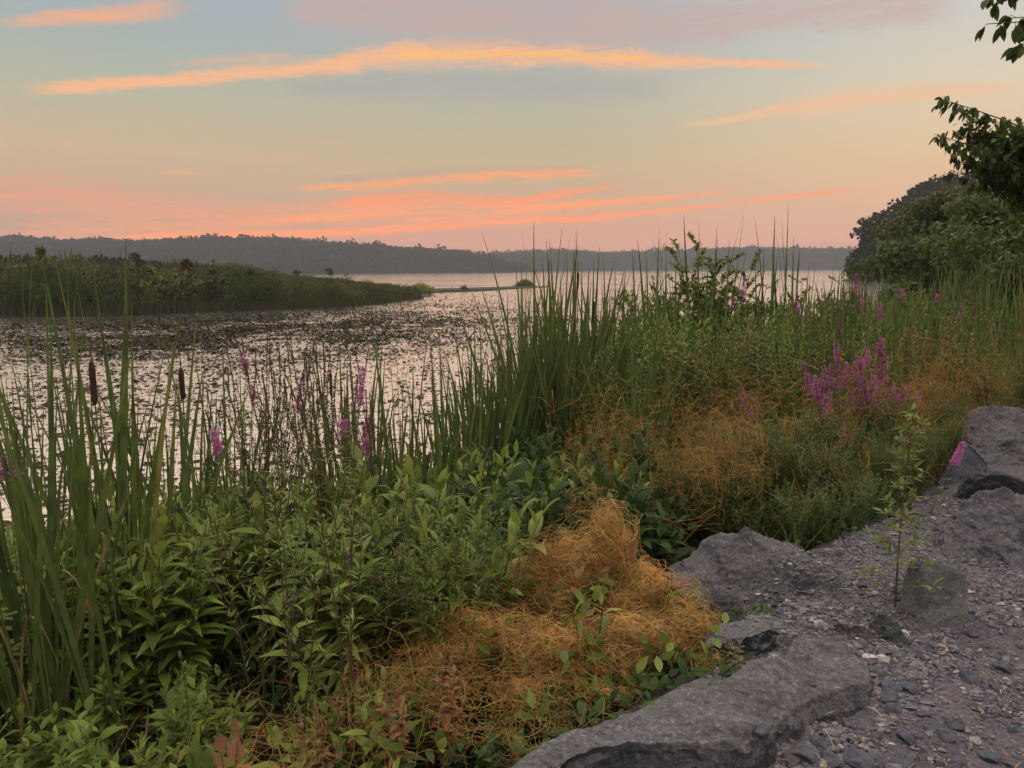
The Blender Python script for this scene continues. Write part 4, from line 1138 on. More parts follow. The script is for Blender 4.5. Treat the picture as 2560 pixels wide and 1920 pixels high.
# stones big enough to pick out
stp = [boulder_mesh('stone', (1, .8, .55), 60 + k, mt, 9, .09, hi=False) for k, mt in enumerate([R_BLUE, R_BLUE, R_BROWN, R_BLUE, R_GREY])]
STG = 'loose stones lying in the gravel beside the slab rock'
special = {(2005, 1892): 'blue-grey cobble at the bottom of the picture against the slab rock', (1978, 1908): 'small rusty-brown cobble at the bottom edge, left of the blue-grey one', (2140, 1895): 'largest blue-grey cobble at the bottom edge right of the slab rock', (1900, 1914): 'pale round stone at the very bottom under the slab', (2025, 1762): 'whitish pebble sitting on the edge of the slab rock'}
for i, (a, b, w_, k) in enumerate([(2005, 1892, 50, 0), (1978, 1908, 36, 2), (2140, 1895, 54, 3), (1900, 1914, 34, 1), (2025, 1762, 16, 1), (2050, 1860, 34, 1), (2080, 1845, 26, 4), (2195, 1892, 34, 0), (2255, 1888, 40, 1), (2070, 1895, 36, 1), (2180, 1850, 26, 4), (2270, 1838, 36, 1), (2310, 1788, 22, 1), (2390, 1805, 36, 4), (2360, 1840, 30, 1), (2235, 1775, 30, 1), (2280, 1720, 36, 1), (2225, 1720, 34, 0), (2215, 1742, 34, 1), (2420, 1685, 34, 1), (2415, 1678, 20, 2), (2510, 1660, 30, 1), (2440, 1750, 22, 4), (2430, 1588, 26, 4), (2310, 1905, 34, 2), (2400, 1900, 26, 1), (2480, 1880, 34, 1), (2540, 1900, 30, 0), (2120, 1935, 40, 1), (2230, 1935, 36, 0), (2340, 1950, 40, 4), (2150, 1810, 24, 1), (2190, 1830, 22, 2), (2120, 1800, 20, 0), (2540, 1800, 22, 1), (2205, 1680, 20, 1), (2155, 1470, 18, 1), (2240, 1500, 16, 1)]):
    zz0 = 1.1; p = on_plane(a, b, zz0); r_ = w_ / FPX * p[1]
    o = mkobj('stone', stp[k]); zs, _ = drop([p[:2]], ('ground', 'slab_rock', 'boulder'))
    o.location = (p[0], p[1], float(zs[0]) + r_ * .18); o.scale = (r_, r_, r_); o.rotation_euler = (0, 0, i * 1.3)
    tag(o, special.get((a, b), 'loose fist-sized grey stone lying in the gravel right of the slab rock'), 'stone', None if (a, b) in special else STG)
for (a, b, c, d, lab) in [(2170, 1768, 2205, 1793, 'thick pale dry twig lying in the gravel by the slab rock'), (2208, 1815, 2240, 1812, 'thin pale straw lying flat in the gravel, right of the dry twig'), (2062, 1825, 2085, 1870, 'thin curved dry stem leaning on the side of the slab')]:
    p0, p1 = on_plane(a, b, 1.125), on_plane(c, d, 1.125)
    mb = MB(); cc = curve(p0 - p0, p1 - p0, (0, 0, .008), 7); tubes(mb, cc, np.linspace(.0035, .002, 7)[None] if 'thin' not in lab else .0016, 5)
    o = mkobj('twig', mb.mesh('twig', M_TWIG)); o.location = p0; tag(o, lab, 'twig')

mb = MB(); n = 150
PXl = rng.uniform(1900, 2560, n); PYl = rng.uniform(1420, 1915, n); Pl = np.array([on_plane(a, b_, 1.105) for a, b_ in zip(PXl, PYl)]); Pl = Pl[dpath(Pl[:, 0], Pl[:, 1]) < -.05]; n = len(Pl)
Pl[:, 2] = zg(Pl[:, 0], Pl[:, 1]) + .022
leaves(mb, Pl, rdir(n, -4, 12), (0, 0, 1), rng.uniform(.012, .05, n), rng.uniform(.0012, .006, n), 'lance', bend=(0, 0, .1), seg=3)
tag(mkobj('leaf_litter', mb.mesh('leaf_litter', G_DRY)), 'tiny dry leaves and straws lying on the gravel path', 'leaf litter', kind='stuff')

# ------------------------------------------------------------------ plants: one of each kind, then copies


def cattail(nb, H, head=None, spread=.07, seed=0, dry=1, wide=.0155, lean=8, clean=False):
    lb = MB(); a = rng.uniform(0, 6.28, nb); r_ = spread * np.sqrt(rng.random(nb))
    base = np.stack([np.cos(a) * r_, np.sin(a) * r_, np.full(nb, -.1)], 1)
    el_ = 90 - np.abs(rng.normal(0, lean, nb)) - 1; d = np.stack([np.cos(a) * np.cos(np.radians(el_)), np.sin(a) * np.cos(np.radians(el_)), np.sin(np.radians(el_))], 1)
    L = H * rng.uniform(.68, 1.0, nb); L[0] = H; el_[0] = 89
    fac = rng.uniform(0, 3.14, nb)
    bend = np.stack([np.cos(a), np.sin(a), np.full(nb, -.25)], 1) * rng.uniform(.0, .09, (nb, 1)) * rng.choice([1, 1, 1, -.4], (nb, 1))
    leaves(lb, base, d, np.stack([np.cos(fac), np.sin(fac), 0 * fac], 1), L + .1, wide * rng.uniform(.75, 1.25, nb), 'blade', bend=bend, fold=.3, seg=9, power=2.6)
    parts = [('leaves', lb.mesh('leaves', G_CAT), [], None)]
    if dry:
        db = MB(); nd = rng.integers(1, 3); leaves(db, base[:nd] * (1, 1, 1), d[:nd] + rng.normal(size=(nd, 3)) * .08, (0, 1, 0), H * rng.uniform(.4, .75, nd), wide * .7, 'blade', bend=rdir(nd, -20, 10) * .2, seg=8)
        for _ in range(dry):
            aa = rng.uniform(0, 6.28); h = H * rng.uniform(.4, .62); o_ = rng.uniform(.12, .3)
            dv = np.array([math.cos(aa), math.sin(aa), 0])
            pth = np.array([[0, 0, 0], dv * .04 + (0, 0, h * .5), dv * .1 + (0, 0, h * .9), dv * (.1 + o_ * .35) + (0, 0, h), dv * (.1 + o_ * .75) + (0, 0, h * .93), dv * (.12 + o_) + (0, 0, h * .76)])
            uu = np.linspace(0, 5, 22); pth = np.stack([np.interp(uu, range(6), pth[:, j]) for j in range(3)], 1)
            for _k in range(3): pth[1:-1] = (pth[:-2] + pth[1:-1] * 2 + pth[2:]) / 4
            sd = np.cross(dv, (0, 0, 1)); w_ = (wide * .8 * np.clip(1.1 - np.linspace(0, 1, 22), .1, .8))[:, None]
            V = np.stack([pth - sd * w_, pth + sd * w_], 1).reshape(-1, 3)
            D = np.zeros((44, 3)); D[:, 0] = rng.random(); D[:, 1] = .5
            db.add(V, Q=[[2 * i, 2 * i + 1, 2 * i + 3, 2 * i + 2] for i in range(21)], D=D)
        parts.append(('dry_leaf', db.mesh('dry_leaf', G_DRY), [], None))
    if head:
        hz, hl, hr = head
        sb = MB(); tubes(sb, curve((0, 0, -.1), (.0, 0, hz), (.01, 0, 0), 6), np.linspace(.0045, .0032, 6)[None], 6)
        hb = MB(); k = 12; u_ = np.linspace(0, 1, k); rr = hr * np.clip(np.minimum(u_, 1 - u_) * 9, .25, 1) ** .6
        tubes(hb, np.stack([0 * u_, 0 * u_, hz + u_ * hl], 1), rr[None], 12)
        kb = MB(); tubes(kb, np.stack([u_ * .004, 0 * u_, hz + hl + u_ * .13], 1), np.linspace(.0035, .001, k)[None], 5)
        parts.append(('stalk', sb.mesh('stalk', M_STEM), [('seed_head', hb.mesh('seed_head', M_HEAD), None), ('spike', kb.mesh('spike', M_RSTEM), None)], None))
    return parts


def spike_mesh(kind, L):
    mb = MB()
    if kind == 'flower':
        n = int(L * 2300); h = rng.random(n) * L; rr = .018 * (1 - .55 * (h / L)) + .005
        a = rng.uniform(0, 6.28, n); lump = .7 + .3 * np.sin(h * 260)
        d = nrm(np.stack([np.cos(a), np.sin(a), rng.uniform(-.2, .7, n)], 1)); p = d * rr[:, None] * .3; p[:, 2] = h
        leaves(mb, p, d, (0, 0, 1), (rr + .006) * lump * rng.uniform(.7, 1.3, n), .0042, 'oval', seg=2, flat=True)
        return mb.mesh('flower_spike', G_MAG)
    n = int(L * 900); h = rng.random(n) * L; rr = .0045 * (1.1 - h / L) + .0015
    a = rng.uniform(0, 6.28, n); d = nrm(np.stack([np.cos(a), np.sin(a), rng.uniform(.3, 1.2, n)], 1)); p = np.zeros((n, 3)); p[:, 2] = h
    leaves(mb, p, d, (0, 0, 1), rr + .004, .0028, 'oval', seg=2, flat=True)
    tubes(mb, curve((0, 0, 0), (0, 0, L), (0, 0, 0), 4), .0018, 4, rnd=np.array([.3]))
    return mb.mesh('seed_spike', G_SPENT)


FL = [spike_mesh('flower', l) for l in (.08, .12, .17)]
SP = [spike_mesh('spent', l) for l in (.08, .13, .18)]


def loosestrife(H, nst, fl, leafL=.045, leafW=.006, dens=1.0, mat=None, seed=0, open_=.22, leafy_low=True, spikes=True, stemm=None):
    """fl: share of the shoots in flower; the others carry brown seed spikes"""
    sb, lb = MB(), MB(); ends = []
    for i in range(nst):
        a = i * 2.4 + seed + rng.uniform(-.4, .4); o_ = open_ * H * rng.uniform(.3, 1)
        top = np.array([math.cos(a) * o_, math.sin(a) * o_, H * rng.uniform(.78, 1.0)])
        c = curve((math.cos(a) * .02, math.sin(a) * .02, -.05), top, (-math.cos(a) * .03 * H, -math.sin(a) * .03 * H, 0), 10)
        tubes(sb, c, np.linspace(.0042, .0016, 10)[None], 5)
        ends.append((c[-1], c[-1] - c[-2]))
        br = [c]
        for k in range(max(1, int(5 * dens + 2))):
            f = rng.uniform(.35, .88); q_ = np.array([np.interp(f, np.linspace(0, 1, 10), c[:, j]) for j in range(3)])
            aa = rng.uniform(0, 6.28); l_ = H * (1 - f) * rng.uniform(.5, .85) + .05
            e = q_ + np.array([math.cos(aa) * l_ * .38, math.sin(aa) * l_ * .38, l_ * .9])
            cc = curve(q_, e, (math.cos(aa) * .03, math.sin(aa) * .03, -.01), 7); tubes(sb, cc, np.linspace(.002, .001, 7)[None], 4)
            br.append(cc); ends.append((cc[-1], cc[-1] - cc[-2]))
        for cc in br:
            ln = np.linalg.norm(cc[-1] - cc[0]); m_ = int(ln * 80 * max(dens, .35))
            f = rng.uniform(.1 if leafy_low else .35, 1, m_); idx_ = f * (len(cc) - 1)
            p = np.stack([np.interp(idx_, range(len(cc)), cc[:, j]) for j in range(3)], 1)
            leaves(lb, p, rdir(m_, 15, 62), (0, 0, 1), leafL * rng.uniform(.6, 1.25, m_) * (1.15 - .5 * f), leafW, 'lance', bend=(0, 0, -.2), seg=3, flat=leafL < .04)
    parts = [('stems', sb.mesh('stems', stemm or M_RSTEM), [], None), ('leaves', lb.mesh('leaves', mat or G_FINE), [], None)]
    if spikes:
        for i, (p, t_) in enumerate(ends):
            fl_i = rng.random() < fl
            if not fl_i and rng.random() < .35: continue
            me = (FL if fl_i else SP)[int(rng.integers(0, 3))]
            mx = Matrix.Translation(Vector(p)) @ Vector(t_).to_track_quat('Z', 'X').to_matrix().to_4x4()
            parts.append(('flower_spike' if fl_i else 'seed_spike', me, [], mx))
            if fl_i and rng.random() < .7:
                mx2 = mx @ Matrix.Translation((0, 0, .10)); parts.append(('seed_spike', SP[0], [], mx2))
    return parts


def herb(H, nst, L, W_, mat, dens=1.0, stemm=None, elmin=5, elmax=55, spread=.16, prof='lance', redtop=0):
    sb, lb = MB(), MB(); rb = MB()
    for i in range(nst):
        a = rng.uniform(0, 6.28); o_ = spread * rng.uniform(.2, 1.2)
        top = np.array([math.cos(a) * o_, math.sin(a) * o_, H * rng.uniform(.65, 1.0)])
        c = curve((math.cos(a) * .03, math.sin(a) * .03, -.05), top, (-math.cos(a) * .02, -math.sin(a) * .02, 0), 8)
        tubes(sb, c, np.linspace(.0035, .0018, 8)[None], 4)
        m_ = max(6, int(np.linalg.norm(top) * 26 * dens)); f = np.linspace(.25, 1, m_)
        p = np.stack([np.interp(f * 7, range(8), c[:, j]) for j in range(3)], 1)
        aa = np.arange(m_) * 2.4 + rng.uniform(0, 6); e = np.radians(np.interp(f, [0, .8, 1], [elmin, (elmin + elmax) / 2, elmax + 15]) + rng.normal(0, 9, m_))
        d = np.stack([np.cos(aa) * np.cos(e), np.sin(aa) * np.cos(e), np.sin(e)], 1)
        ll = L * rng.uniform(.75, 1.2, m_) * np.interp(f, [.25, .6, 1], [.9, 1.1, .7])
        tgt = rb if (redtop and rng.random() < redtop) else lb
        leaves(tgt, p, d, (0, 0, 1), ll, ll * W_ / L, prof, bend=(0, 0, -.32), fold=.3, seg=5)
    parts = [('stems', sb.mesh('stems', stemm or M_STEM), [], None)]
    if lb.n: parts.append(('leaves', lb.mesh('leaves', mat), [], None))
    if rb.n: parts.append(('leaves', rb.mesh('leaves', G_RED), [], None))
    return parts


def bigleaf(n, H, L, W_, mat=None):
    sb, lb = MB(), MB()
    for i in range(n):
        a = i * 2.4 + rng.uniform(-.3, .3); o_ = rng.uniform(.1, .28); h = H * rng.uniform(.6, 1)
        tip = np.array([math.cos(a) * o_, math.sin(a) * o_, h]); c = curve((0, 0, -.05), tip, (-.03 * math.cos(a), -.03 * math.sin(a), .02), 7)
        tubes(sb, c, np.linspace(.006, .003, 7)[None], 5)
        e = math.radians(rng.uniform(15, 70)); d = np.array([math.cos(a) * math.cos(e), math.sin(a) * math.cos(e), math.sin(e)])
        leaves(lb, tip - d * L * .15, d, (0, 0, 1), L * rng.uniform(.8, 1.2), W_ * rng.uniform(.8, 1.1), 'heart', bend=(0, 0, -.3), fold=.22, seg=9)
    return [('stems', sb.mesh('stems', M_STEM), [], None), ('leaves', lb.mesh('leaves', mat or G_DARK), [], None)]


def shrub(H, Rr, nleaf, L, W_, mat, nl=9, balls=0):
    tb, cb, bb = MB(), MB(), MB()
    for i in range(nl):
        a = i * 2.4; o_ = Rr * rng.uniform(.3, 1)
        top = np.array([math.cos(a) * o_, math.sin(a) * o_, H * rng.uniform(.7, 1)]); c = curve((math.cos(a) * .05, math.sin(a) * .05, -.05), top, (-math.cos(a) * .1 * Rr, 0, 0), 9)
        tubes(tb, c, np.linspace(.012, .003, 9)[None], 5)
        for k in range(16):
            f = rng.uniform(.2, 1) ** .8; q_ = np.array([np.interp(f * 8, range(9), c[:, j]) for j in range(3)])
            d = rdir(1, 5, 65)[0]; l_ = rng.uniform(.15, .38) * (1.3 - .5 * f); e = q_ + d * l_; cc = curve(q_, e, (0, 0, .02), 5)
            tubes(tb, cc, np.linspace(.003, .0012, 5)[None], 4)
            m_ = max(4, nleaf // (nl * 16)); ff = np.linspace(.15, 1.05, m_); p = q_ + (e - q_) * ff[:, None]
            leaves(cb, p, nrm(rdir(m_, -10, 50) + d * .5), (0, 0, 1), L * rng.uniform(.7, 1.25, m_), W_, 'oval', bend=(0, 0, -.2), fold=.25, seg=3)
            if balls and rng.random() < balls and f > .6:
                for _ in range(2):
                    q2 = e + rdir(1, 20, 80)[0] * .06; tubes(bb, curve(e, q2, (0, 0, 0), 3), .001, 3)
                    bb.add(ICO4_V * .011 + q2, T=ICO4_F)
    parts = [('stems', tb.mesh('stems', M_RSTEM), [], None), ('crown', cb.mesh('crown', mat), [], None)]
    if bb.n: parts.append(('seed_balls', bb.mesh('seed_balls', M_BLACK), [], None))
    return parts


def place(kind, proto, H0, px, yt, D, label, cat, group=None, rz=None, tilt=(0, 0), lo=.3, hi=3.2):
    """stand a plant D metres out so that its own height reaches the sight line's height"""
    p = at_y(px, yt, D); z0 = float(zg(p[0], D)); h = min(max(p[2] - z0, lo), hi)
    return inst(kind, proto, (p[0], D, z0), rng.uniform(0, 6.28) if rz is None else rz, h / H0, label, cat, group, tilt)


# --- cattails
C_T = [cattail(nb, 2.3, None, .07, dry=dr, lean=ln) for nb, dr, ln in [(7, 0, 5), (9, 1, 6), (6, 1, 8), (8, 1, 6), (6, 0, 5), (9, 2, 8)]]
C_L = [cattail(nb, 2.3, None, .06, dry=dr, lean=ln, wide=.0125) for nb, dr, ln in [(5, 0, 7), (6, 1, 9), (5, 0, 11), (6, 0, 8), (4, 0, 6), (6, 1, 10)]]
C_F = [cattail(nb, 2.3, None, .10, dry=0, lean=ln, wide=.017) for nb, ln in [(3, 3), (4, 5), (2, 3), (3, 6)]]
C_H = [cattail(8, 2.3, (1.55, .19, .012), dry=1, lean=6), cattail(7, 2.3, (1.7, .17, .011), dry=0, lean=7)]
C_S = [cattail(6, 1.4, None, .05, dry=0, wide=.009, lean=7), cattail(8, 1.4, None, .06, dry=1, wide=.010, lean=9), cattail(5, 1.4, None, .04, dry=0, wide=.009, lean=5)]
GL = 'cattails at the left edge'
for i, (a, yt, D) in enumerate([(5, 705, 3.6), (30, 745, 4.1), (60, 770, 3.9), (85, 800, 3.5), (118, 712, 3.7), (150, 705, 3.9), (170, 800, 4.4), (215, 740, 3.9), (250, 740, 4.0), (262, 880, 3.6), (300, 745, 4.3), (325, 735, 4.3), (365, 835, 4.5), (20, 900, 3.3), (-40, 720, 3.5), (-20, 820, 3.9), (110, 860, 3.4), (140, 900, 4.6), (190, 835, 4.7), (235, 960, 4.2), (345, 960, 4.6), (395, 905, 4.7), (60, 950, 3.2), (-60, 900, 3.2), (285, 980, 4.5), (5, 1000, 4.5)]):
    place('cattail', C_L[i % 6], 2.1, a, yt, D, *((('tall green cattail outermost at the left picture edge', 'cattail', 'outermost cattails at the left edge') if a < 70 else ('tall green cattail just left of the thickest brown seed head', 'cattail', 'cattails left of the thickest head')) if a < 200 else ('tall green cattail between the two brown seed heads at the left', 'cattail', 'cattails between the two brown heads')), lo=1)
GL2 = 'thinner cattails between the left stand and the loosestrife'
for i, (a, yt, D) in enumerate([(470, 870, 5.0), (505, 865, 5.1), (530, 865, 5.0), (560, 895, 5.0), (585, 915, 5.2), (440, 960, 5.0), (600, 1010, 5.3), (485, 960, 5.2), (545, 980, 5.3)]):
    place('cattail', C_L[(i * 2) % 6], 2.1, a, yt, D, 'slimmer green cattail between the left-hand stand and the flowering loosestrife', 'cattail', GL2, lo=1)


def headed(px, ytop_head, len_px, D, lab, seed, r=.0125, nb=6, extra=.15, leafH=None):
    """a cattail whose brown head sits between the given sight lines"""
    p = at_y(px, ytop_head, D); z0 = float(zg(p[0], D)); hl = len_px / FPX * D * 1.02; hz = p[2] - z0 - hl
    pr_ = cattail(nb, leafH or (hz + hl + extra), (hz, hl, r), .06, dry=0, lean=5)
    return inst('cattail', pr_, (p[0], D, z0), seed, 1, lab, 'cattail')


headed(228, 903, 108, 3.3, 'cattail with the thickest dark brown head, among the left-edge blades', .4, r=.0135, nb=3, extra=-.1)
headed(452, 920, 78, 3.9, 'cattail with a long-spiked brown head clear against the water, right of the thickest head', 2.0, r=.0135, nb=3, extra=-.1)
headed(826, 930, 62, 5.2, 'cattail with a small dark head half hidden behind the loosestrife flowers', 1.0, r=.010, nb=5)
headed(1484, 752, 54, 9.2, 'cattail with a brown head in the right part of the tall central stand', 1.0, r=.017)
headed(1445, 680, 40, 9.6, 'cattail with a dark head high at the top of the tall central stand', 2.0, r=.014)
headed(2131, 728, 32, 9.5, 'cattail with a dark head among the distant loosestrife flowers at the right', 2.0, r=.016, nb=4)
GM = 'cattail blades right of the loosestrife'
for i, (a, yt, D) in enumerate([(985, 818, 5.4), (1010, 930, 5.5), (1100, 820, 5.8), (1108, 850, 5.9), (1078, 870, 5.7), (940, 955, 5.4), (965, 990, 5.3), (1120, 1010, 5.5), (905, 835, 5.6), (875, 860, 5.6), (845, 835, 5.7), (1060, 975, 5.2), (1025, 1040, 5.0), (1150, 960, 6.4)]):
    place('cattail', (C_S if i % 3 else C_T)[i % 3], 1.35 if i % 3 else 2.2, a, yt, D, 'loose green cattail blades against the water, right of the flowering loosestrife', 'cattail', GM, lo=.7)
GC0 = 'thin short cattails in front of the central stand'
for i in range(46):
    a = rng.uniform(1140, 1345); yt = np.interp(a, [1140, 1180, 1250, 1345], [880, 800, 810, 800]) + abs(rng.normal(0, 70)); D = np.interp(a, [1140, 1345], [6.8, 8.6]) + rng.uniform(-.5, 1)
    place('cattail', C_S[i % 3], 1.35, a, yt, D, 'thin short cattail at the waterline, left of the tall central stand', 'cattail', GC0, lo=.6)
GC = 'cattails of the tall central stand'
for i, (a, yt, D) in enumerate([(1351, 604, 8.8), (1328, 632, 8.9), (1370, 745, 8.5), (1406, 645, 9.0), (1414, 636, 9.1), (1440, 690, 8.9), (1460, 668, 9.2), (1477, 665, 9.2), (1400, 720, 8.6), (1385, 700, 9.2), (1430, 740, 8.5), (1500, 700, 9.3), (1515, 708, 9.4), (1272, 705, 8.8), (1308, 705, 8.7), (1545, 690, 10), (1340, 770, 8.3), (1360, 840, 8.0), (1420, 850, 8.0), (1455, 800, 8.4), (1490, 830, 8.2), (1535, 735, 9.2), (1320, 800, 8.6), (1300, 830, 8.4), (1395, 800, 8.2), (1555, 700, 9.8), (1375, 690, 9.4)]):
    place('cattail', C_T[i % 6], 2.08, a, yt, D, 'tall dark green cattail in the dense stand just right of the centre', 'cattail', GC, lo=1)
for i in range(34):
    a = rng.uniform(1320, 1580); yt = rng.uniform(690, 860); D = rng.uniform(7.9, 9.8)
    place('cattail', C_T[i % 6], 2.08, a, yt, D, 'tall dark green cattail in the dense stand just right of the centre', 'cattail', GC, lo=1)
GN = 'cattails rising from the middle of the bank'
for i, (a, yt, D) in enumerate([(1578, 780, 7.2), (1590, 820, 7.0), (1610, 800, 7.3), (1570, 900, 6.6), (1625, 860, 7.0), (1600, 930, 6.4), (1630, 985, 6.0), (1585, 1000, 6.1), (1650, 900, 7.1), (1540, 900, 7.2), (1430, 1050, 6.3)]):
    place('cattail', C_T[(i + 1) % 6], 2.2, a, yt, D, 'blue-green cattail in front of the right end of the central stand', 'cattail', GN, lo=.8)
GR = 'tall cattails standing out of the bushes'
for i, (a, yt, D) in enumerate([(1639, 598, 11), (1646, 640, 11), (1700, 610, 11.5), (1712, 585, 12), (1677, 640, 11), (1767, 572, 11.5), (1779, 578, 12), (1790, 563, 12), (1811, 600, 11), (1628, 655, 10.5), (1730, 650, 11), (1745, 690, 9.5), (1719, 760, 9), (1660, 760, 9), (1690, 780, 9.2)]):
    place('cattail', C_F[i % 4], 2.15, a, yt, D, 'tall cattail with its tips against the sky, rising from the shrubs right of the centre', 'cattail', GR, lo=1)
GF = 'fan of long cattail blades against the far hills'
for i, (a, yt, D) in enumerate([(1947, 540, 12.5), (2018, 572, 13), (1998, 580, 13), (1895, 650, 12), (1911, 655, 12.3), (1927, 660, 12), (1965, 650, 12.5), (1984, 640, 12.5), (2008, 650, 13), (2040, 648, 13), (1865, 680, 12)]):
    place('cattail', C_F[(i * 3) % 4], 2.15, a, yt, D, 'long-bladed cattail fanning up over the far hills, between the shrubs and the headland', 'cattail', GF, lo=1, hi=3.9)
GQ = 'dense reeds at the right under the trees'
for i in range(140):
    a = rng.uniform(2080, 2640); D = rng.uniform(9.5, 22); yt = np.interp(a, [2080, 2200, 2350, 2450, 2640], [705, 690, 675, 650, 625]) + abs(rng.normal(0, 34))
    place('cattail', C_T[i % 6], 2.08, a, yt, D, 'cattail in the dense green reed bed at the right, below the trees', 'cattail', GQ, lo=1, hi=3.8)
GB = 'cattails low among the herbs of the right bank'
for i in range(46):
    a = rng.uniform(1560, 2300); D = rng.uniform(8.2, 10.5); yt = rng.uniform(720, 850)
    place('cattail', C_T[i % 6], 2.08, a, yt, D, 'cattail half sunk among herbs on the right bank, below the shrubs', 'cattail', GB, lo=1)

# --- shrubs on the right bank against the water
S1 = shrub(2.2, .8, 4200, .075, .019, G_BUSH, 11)
S2 = shrub(2.4, .55, 3800, .085, .021, G_BUSH, 9, balls=.35)
S3 = shrub(2.0, .75, 3400, .065, .019, leafmat('dull_bush_leaf', [(0, (.06, .08, .03)), (.6, (.12, .13, .045)), (1, (.18, .13, .06))], transl=.35), 10)
for i, (a, yt, D, s_, lab) in enumerate([(1640, 672, 12.2, S3, 'dull-leaved shrub at the waterline, leftmost of the row of shrubs'), (1688, 655, 12.6, S1, 'rounded leafy shrub between the dull shrub and the tallest light green one'), (1790, 632, 12.5, S2, 'tallest light green shrub with black seed balls on its top, right of the centre'), (1740, 700, 12, S1, 'shorter leafy shrub filling the gap left of the tallest light green one'), (1850, 700, 12.6, S1, 'low shrub directly right of the tallest light green one'), (1920, 712, 13, S3, 'dull low shrub below the fan of long cattail blades'), (2010, 688, 13.2, S1, 'leafy shrub at the waterline below the right part of the blade fan'), (2080, 700, 14, S3, 'dull shrub against the water just left of the headland'), (2150, 690, 14, S1, 'leafy shrub in front of the left end of the headland'), (1560, 745, 11, S1, 'low leafy shrub right behind the tall central cattail stand'), (2240, 700, 15, S3, 'dull shrub under the headland among the reeds'), (2330, 700, 16, S1, 'leafy shrub hidden among reeds under the headland at the right'), (1500, 830, 10.2, S3, 'low dull shrub behind the central cattails at the water')]):
    place('shrub', s_, 2.25, a, yt, D, lab, 'shrub')

# --- undergrowth, heights limited by what the photo shows
H_A = [herb(.8, ns, .15, .019, G_LEAF, 1.15, spread=.2) for ns in (5, 6, 7, 5)]
H_B = [herb(.8, ns, .19, .030, G_LEAF, .8, spread=.2) for ns in (4, 5, 4)]
H_D = [herb(.8, ns, .15, .024, G_DARK, 1.1, spread=.22) for ns in (6, 7)]
H_R = [herb(.8, ns, .10, .018, G_LEAF, 1.1, stemm=M_RSTEM, redtop=.6) for ns in (5, 5)]
F_A = [loosestrife(.9, ns, 0, .045, .0034, 1.3, G_FINE, seed=k, spikes=False, open_=.25, stemm=M_STEM) for k, ns in enumerate((9, 10, 8, 10))]
B_A = [bigleaf(7, .5, .19, .055), bigleaf(5, .6, .22, .06)]
ctop = [(-300, 1330), (0, 1310), (150, 1265), (240, 1235), (400, 1215), (500, 1190), (600, 1150), (700, 1150), (850, 1150), (950, 1110), (1000, 1090), (1200, 1075), (1320, 1050), (1400, 1040), (1500, 1000), (1600, 985), (1800, 955), (2000, 930), (2300, 920), (2700, 900)]


def zoned(zones, a):
    for x1, lab, grp in zones:
        if a < x1: return lab, grp


def field(kind, protos, H0, n, xr, Dr, lab, cat, group, top=ctop, fmin=.55, fmax=1.0, lo=.18, hi=1.2, dmin=.22, hole=None, avoid=None):
    c = 0
    for _ in range(n * 8):
        if c >= n: break
        a, D = rng.uniform(*xr), rng.uniform(*Dr); yt = np.interp(a, [t[0] for t in top], [t[1] for t in top])
        p = at_y(a, yt, D); dp_ = dpath(p[0], D)
        if dp_ < dmin or shore(p[0], D) < -.35: continue
        z0 = float(zg(p[0], D)); h = (p[2] - z0) * rng.uniform(fmin, fmax)
        h = min(h, hi * rng.uniform(.8, 1), .30 + dp_ * .8)
        if h < lo: continue
        if hole and hole(p[0], D): continue
        lb_, gr_ = zoned(lab, a) if isinstance(lab, list) else (lab, group)
        inst(kind, protos[c % len(protos)], (p[0], D, z0), rng.uniform(0, 6.28), h / H0, lb_, cat, gr_, (rng.normal(0, .06), rng.normal(0, .06))); c += 1
    print(kind, c)


hx, hy = on_plane(640, 1740, .5)[:2]
dark = lambda x, y: np.hypot(x - hx, y - hy) < .28
field('leafy_herb', H_A + H_B[:2], .8, 230, (-250, 1200), (3.5, 7.0), [(200, 'light green leafy herb among the feet of the left-edge cattails', 'leafy herbs among the left cattails'), (560, 'light green pointed-leaved herb right of the left-edge cattails', 'leafy herbs right of the left cattails'), (860, 'light green leafy herb at the foot of the flowering left loosestrife clump', 'leafy herbs under the left loosestrife'), (9999, 'light green leafy herb between the left loosestrife and the central cattails', 'leafy herbs left of the central cattails')], 'herb', None, hole=dark, fmin=.7)
field('broad_leaved_herb', H_B + H_A[:2], .8, 60, (-150, 1150), (2.75, 3.9), [(350, 'broad-leaved green herb low in the bottom left corner', 'broad-leaved herbs in the bottom left corner'), (9999, 'broad-leaved green herb low at the bottom, left of the orange dodder', 'broad-leaved herbs left of the dodder')], 'herb', None, hole=dark, hi=.55)
field('dark_leaved_herb', H_D + H_A[:1], .8, 110, (1020, 1640), (4.2, 8.8), [(1300, 'darker green leafy herb left above the orange dodder heap', 'dark herbs left of the dodder top'), (1450, 'darker green leafy herb right behind the top of the orange dodder heap', 'dark herbs behind the dodder'), (9999, 'darker green leafy herb between the dodder heap and the brown thicket', 'dark herbs beside the brown thicket')], 'herb', None, fmin=.6)
field('leafy_herb', H_R, .8, 44, (760, 1120), (2.75, 4.4), 'leafy herb with reddening leaves beside the orange dodder', 'herb', 'reddening herbs beside the dodder', fmin=.5, hi=.6)
field('fine_leaved_herb', F_A, .9, 22, (560, 1200), (3.2, 5.0), 'feathery fine-leaved herb between the leafy thicket and the dodder', 'herb', 'feathery herbs left of the dodder', fmin=.6)
field('fine_leaved_herb', F_A, .9, 120, (1560, 2560), (5.0, 9.0), [(1800, 'fine-leaved herb tinged brown by dodder above the peaked rock', 'fine-leaved herbs above the peaked rock'), (2150, 'fine-leaved herb below the right-hand pink flower group', 'fine-leaved herbs below the right flowers'), (9999, 'fine-leaved herb behind the seedling and the rock pile', 'fine-leaved herbs behind the rock pile')], 'herb', None, fmin=.65, dmin=.14)
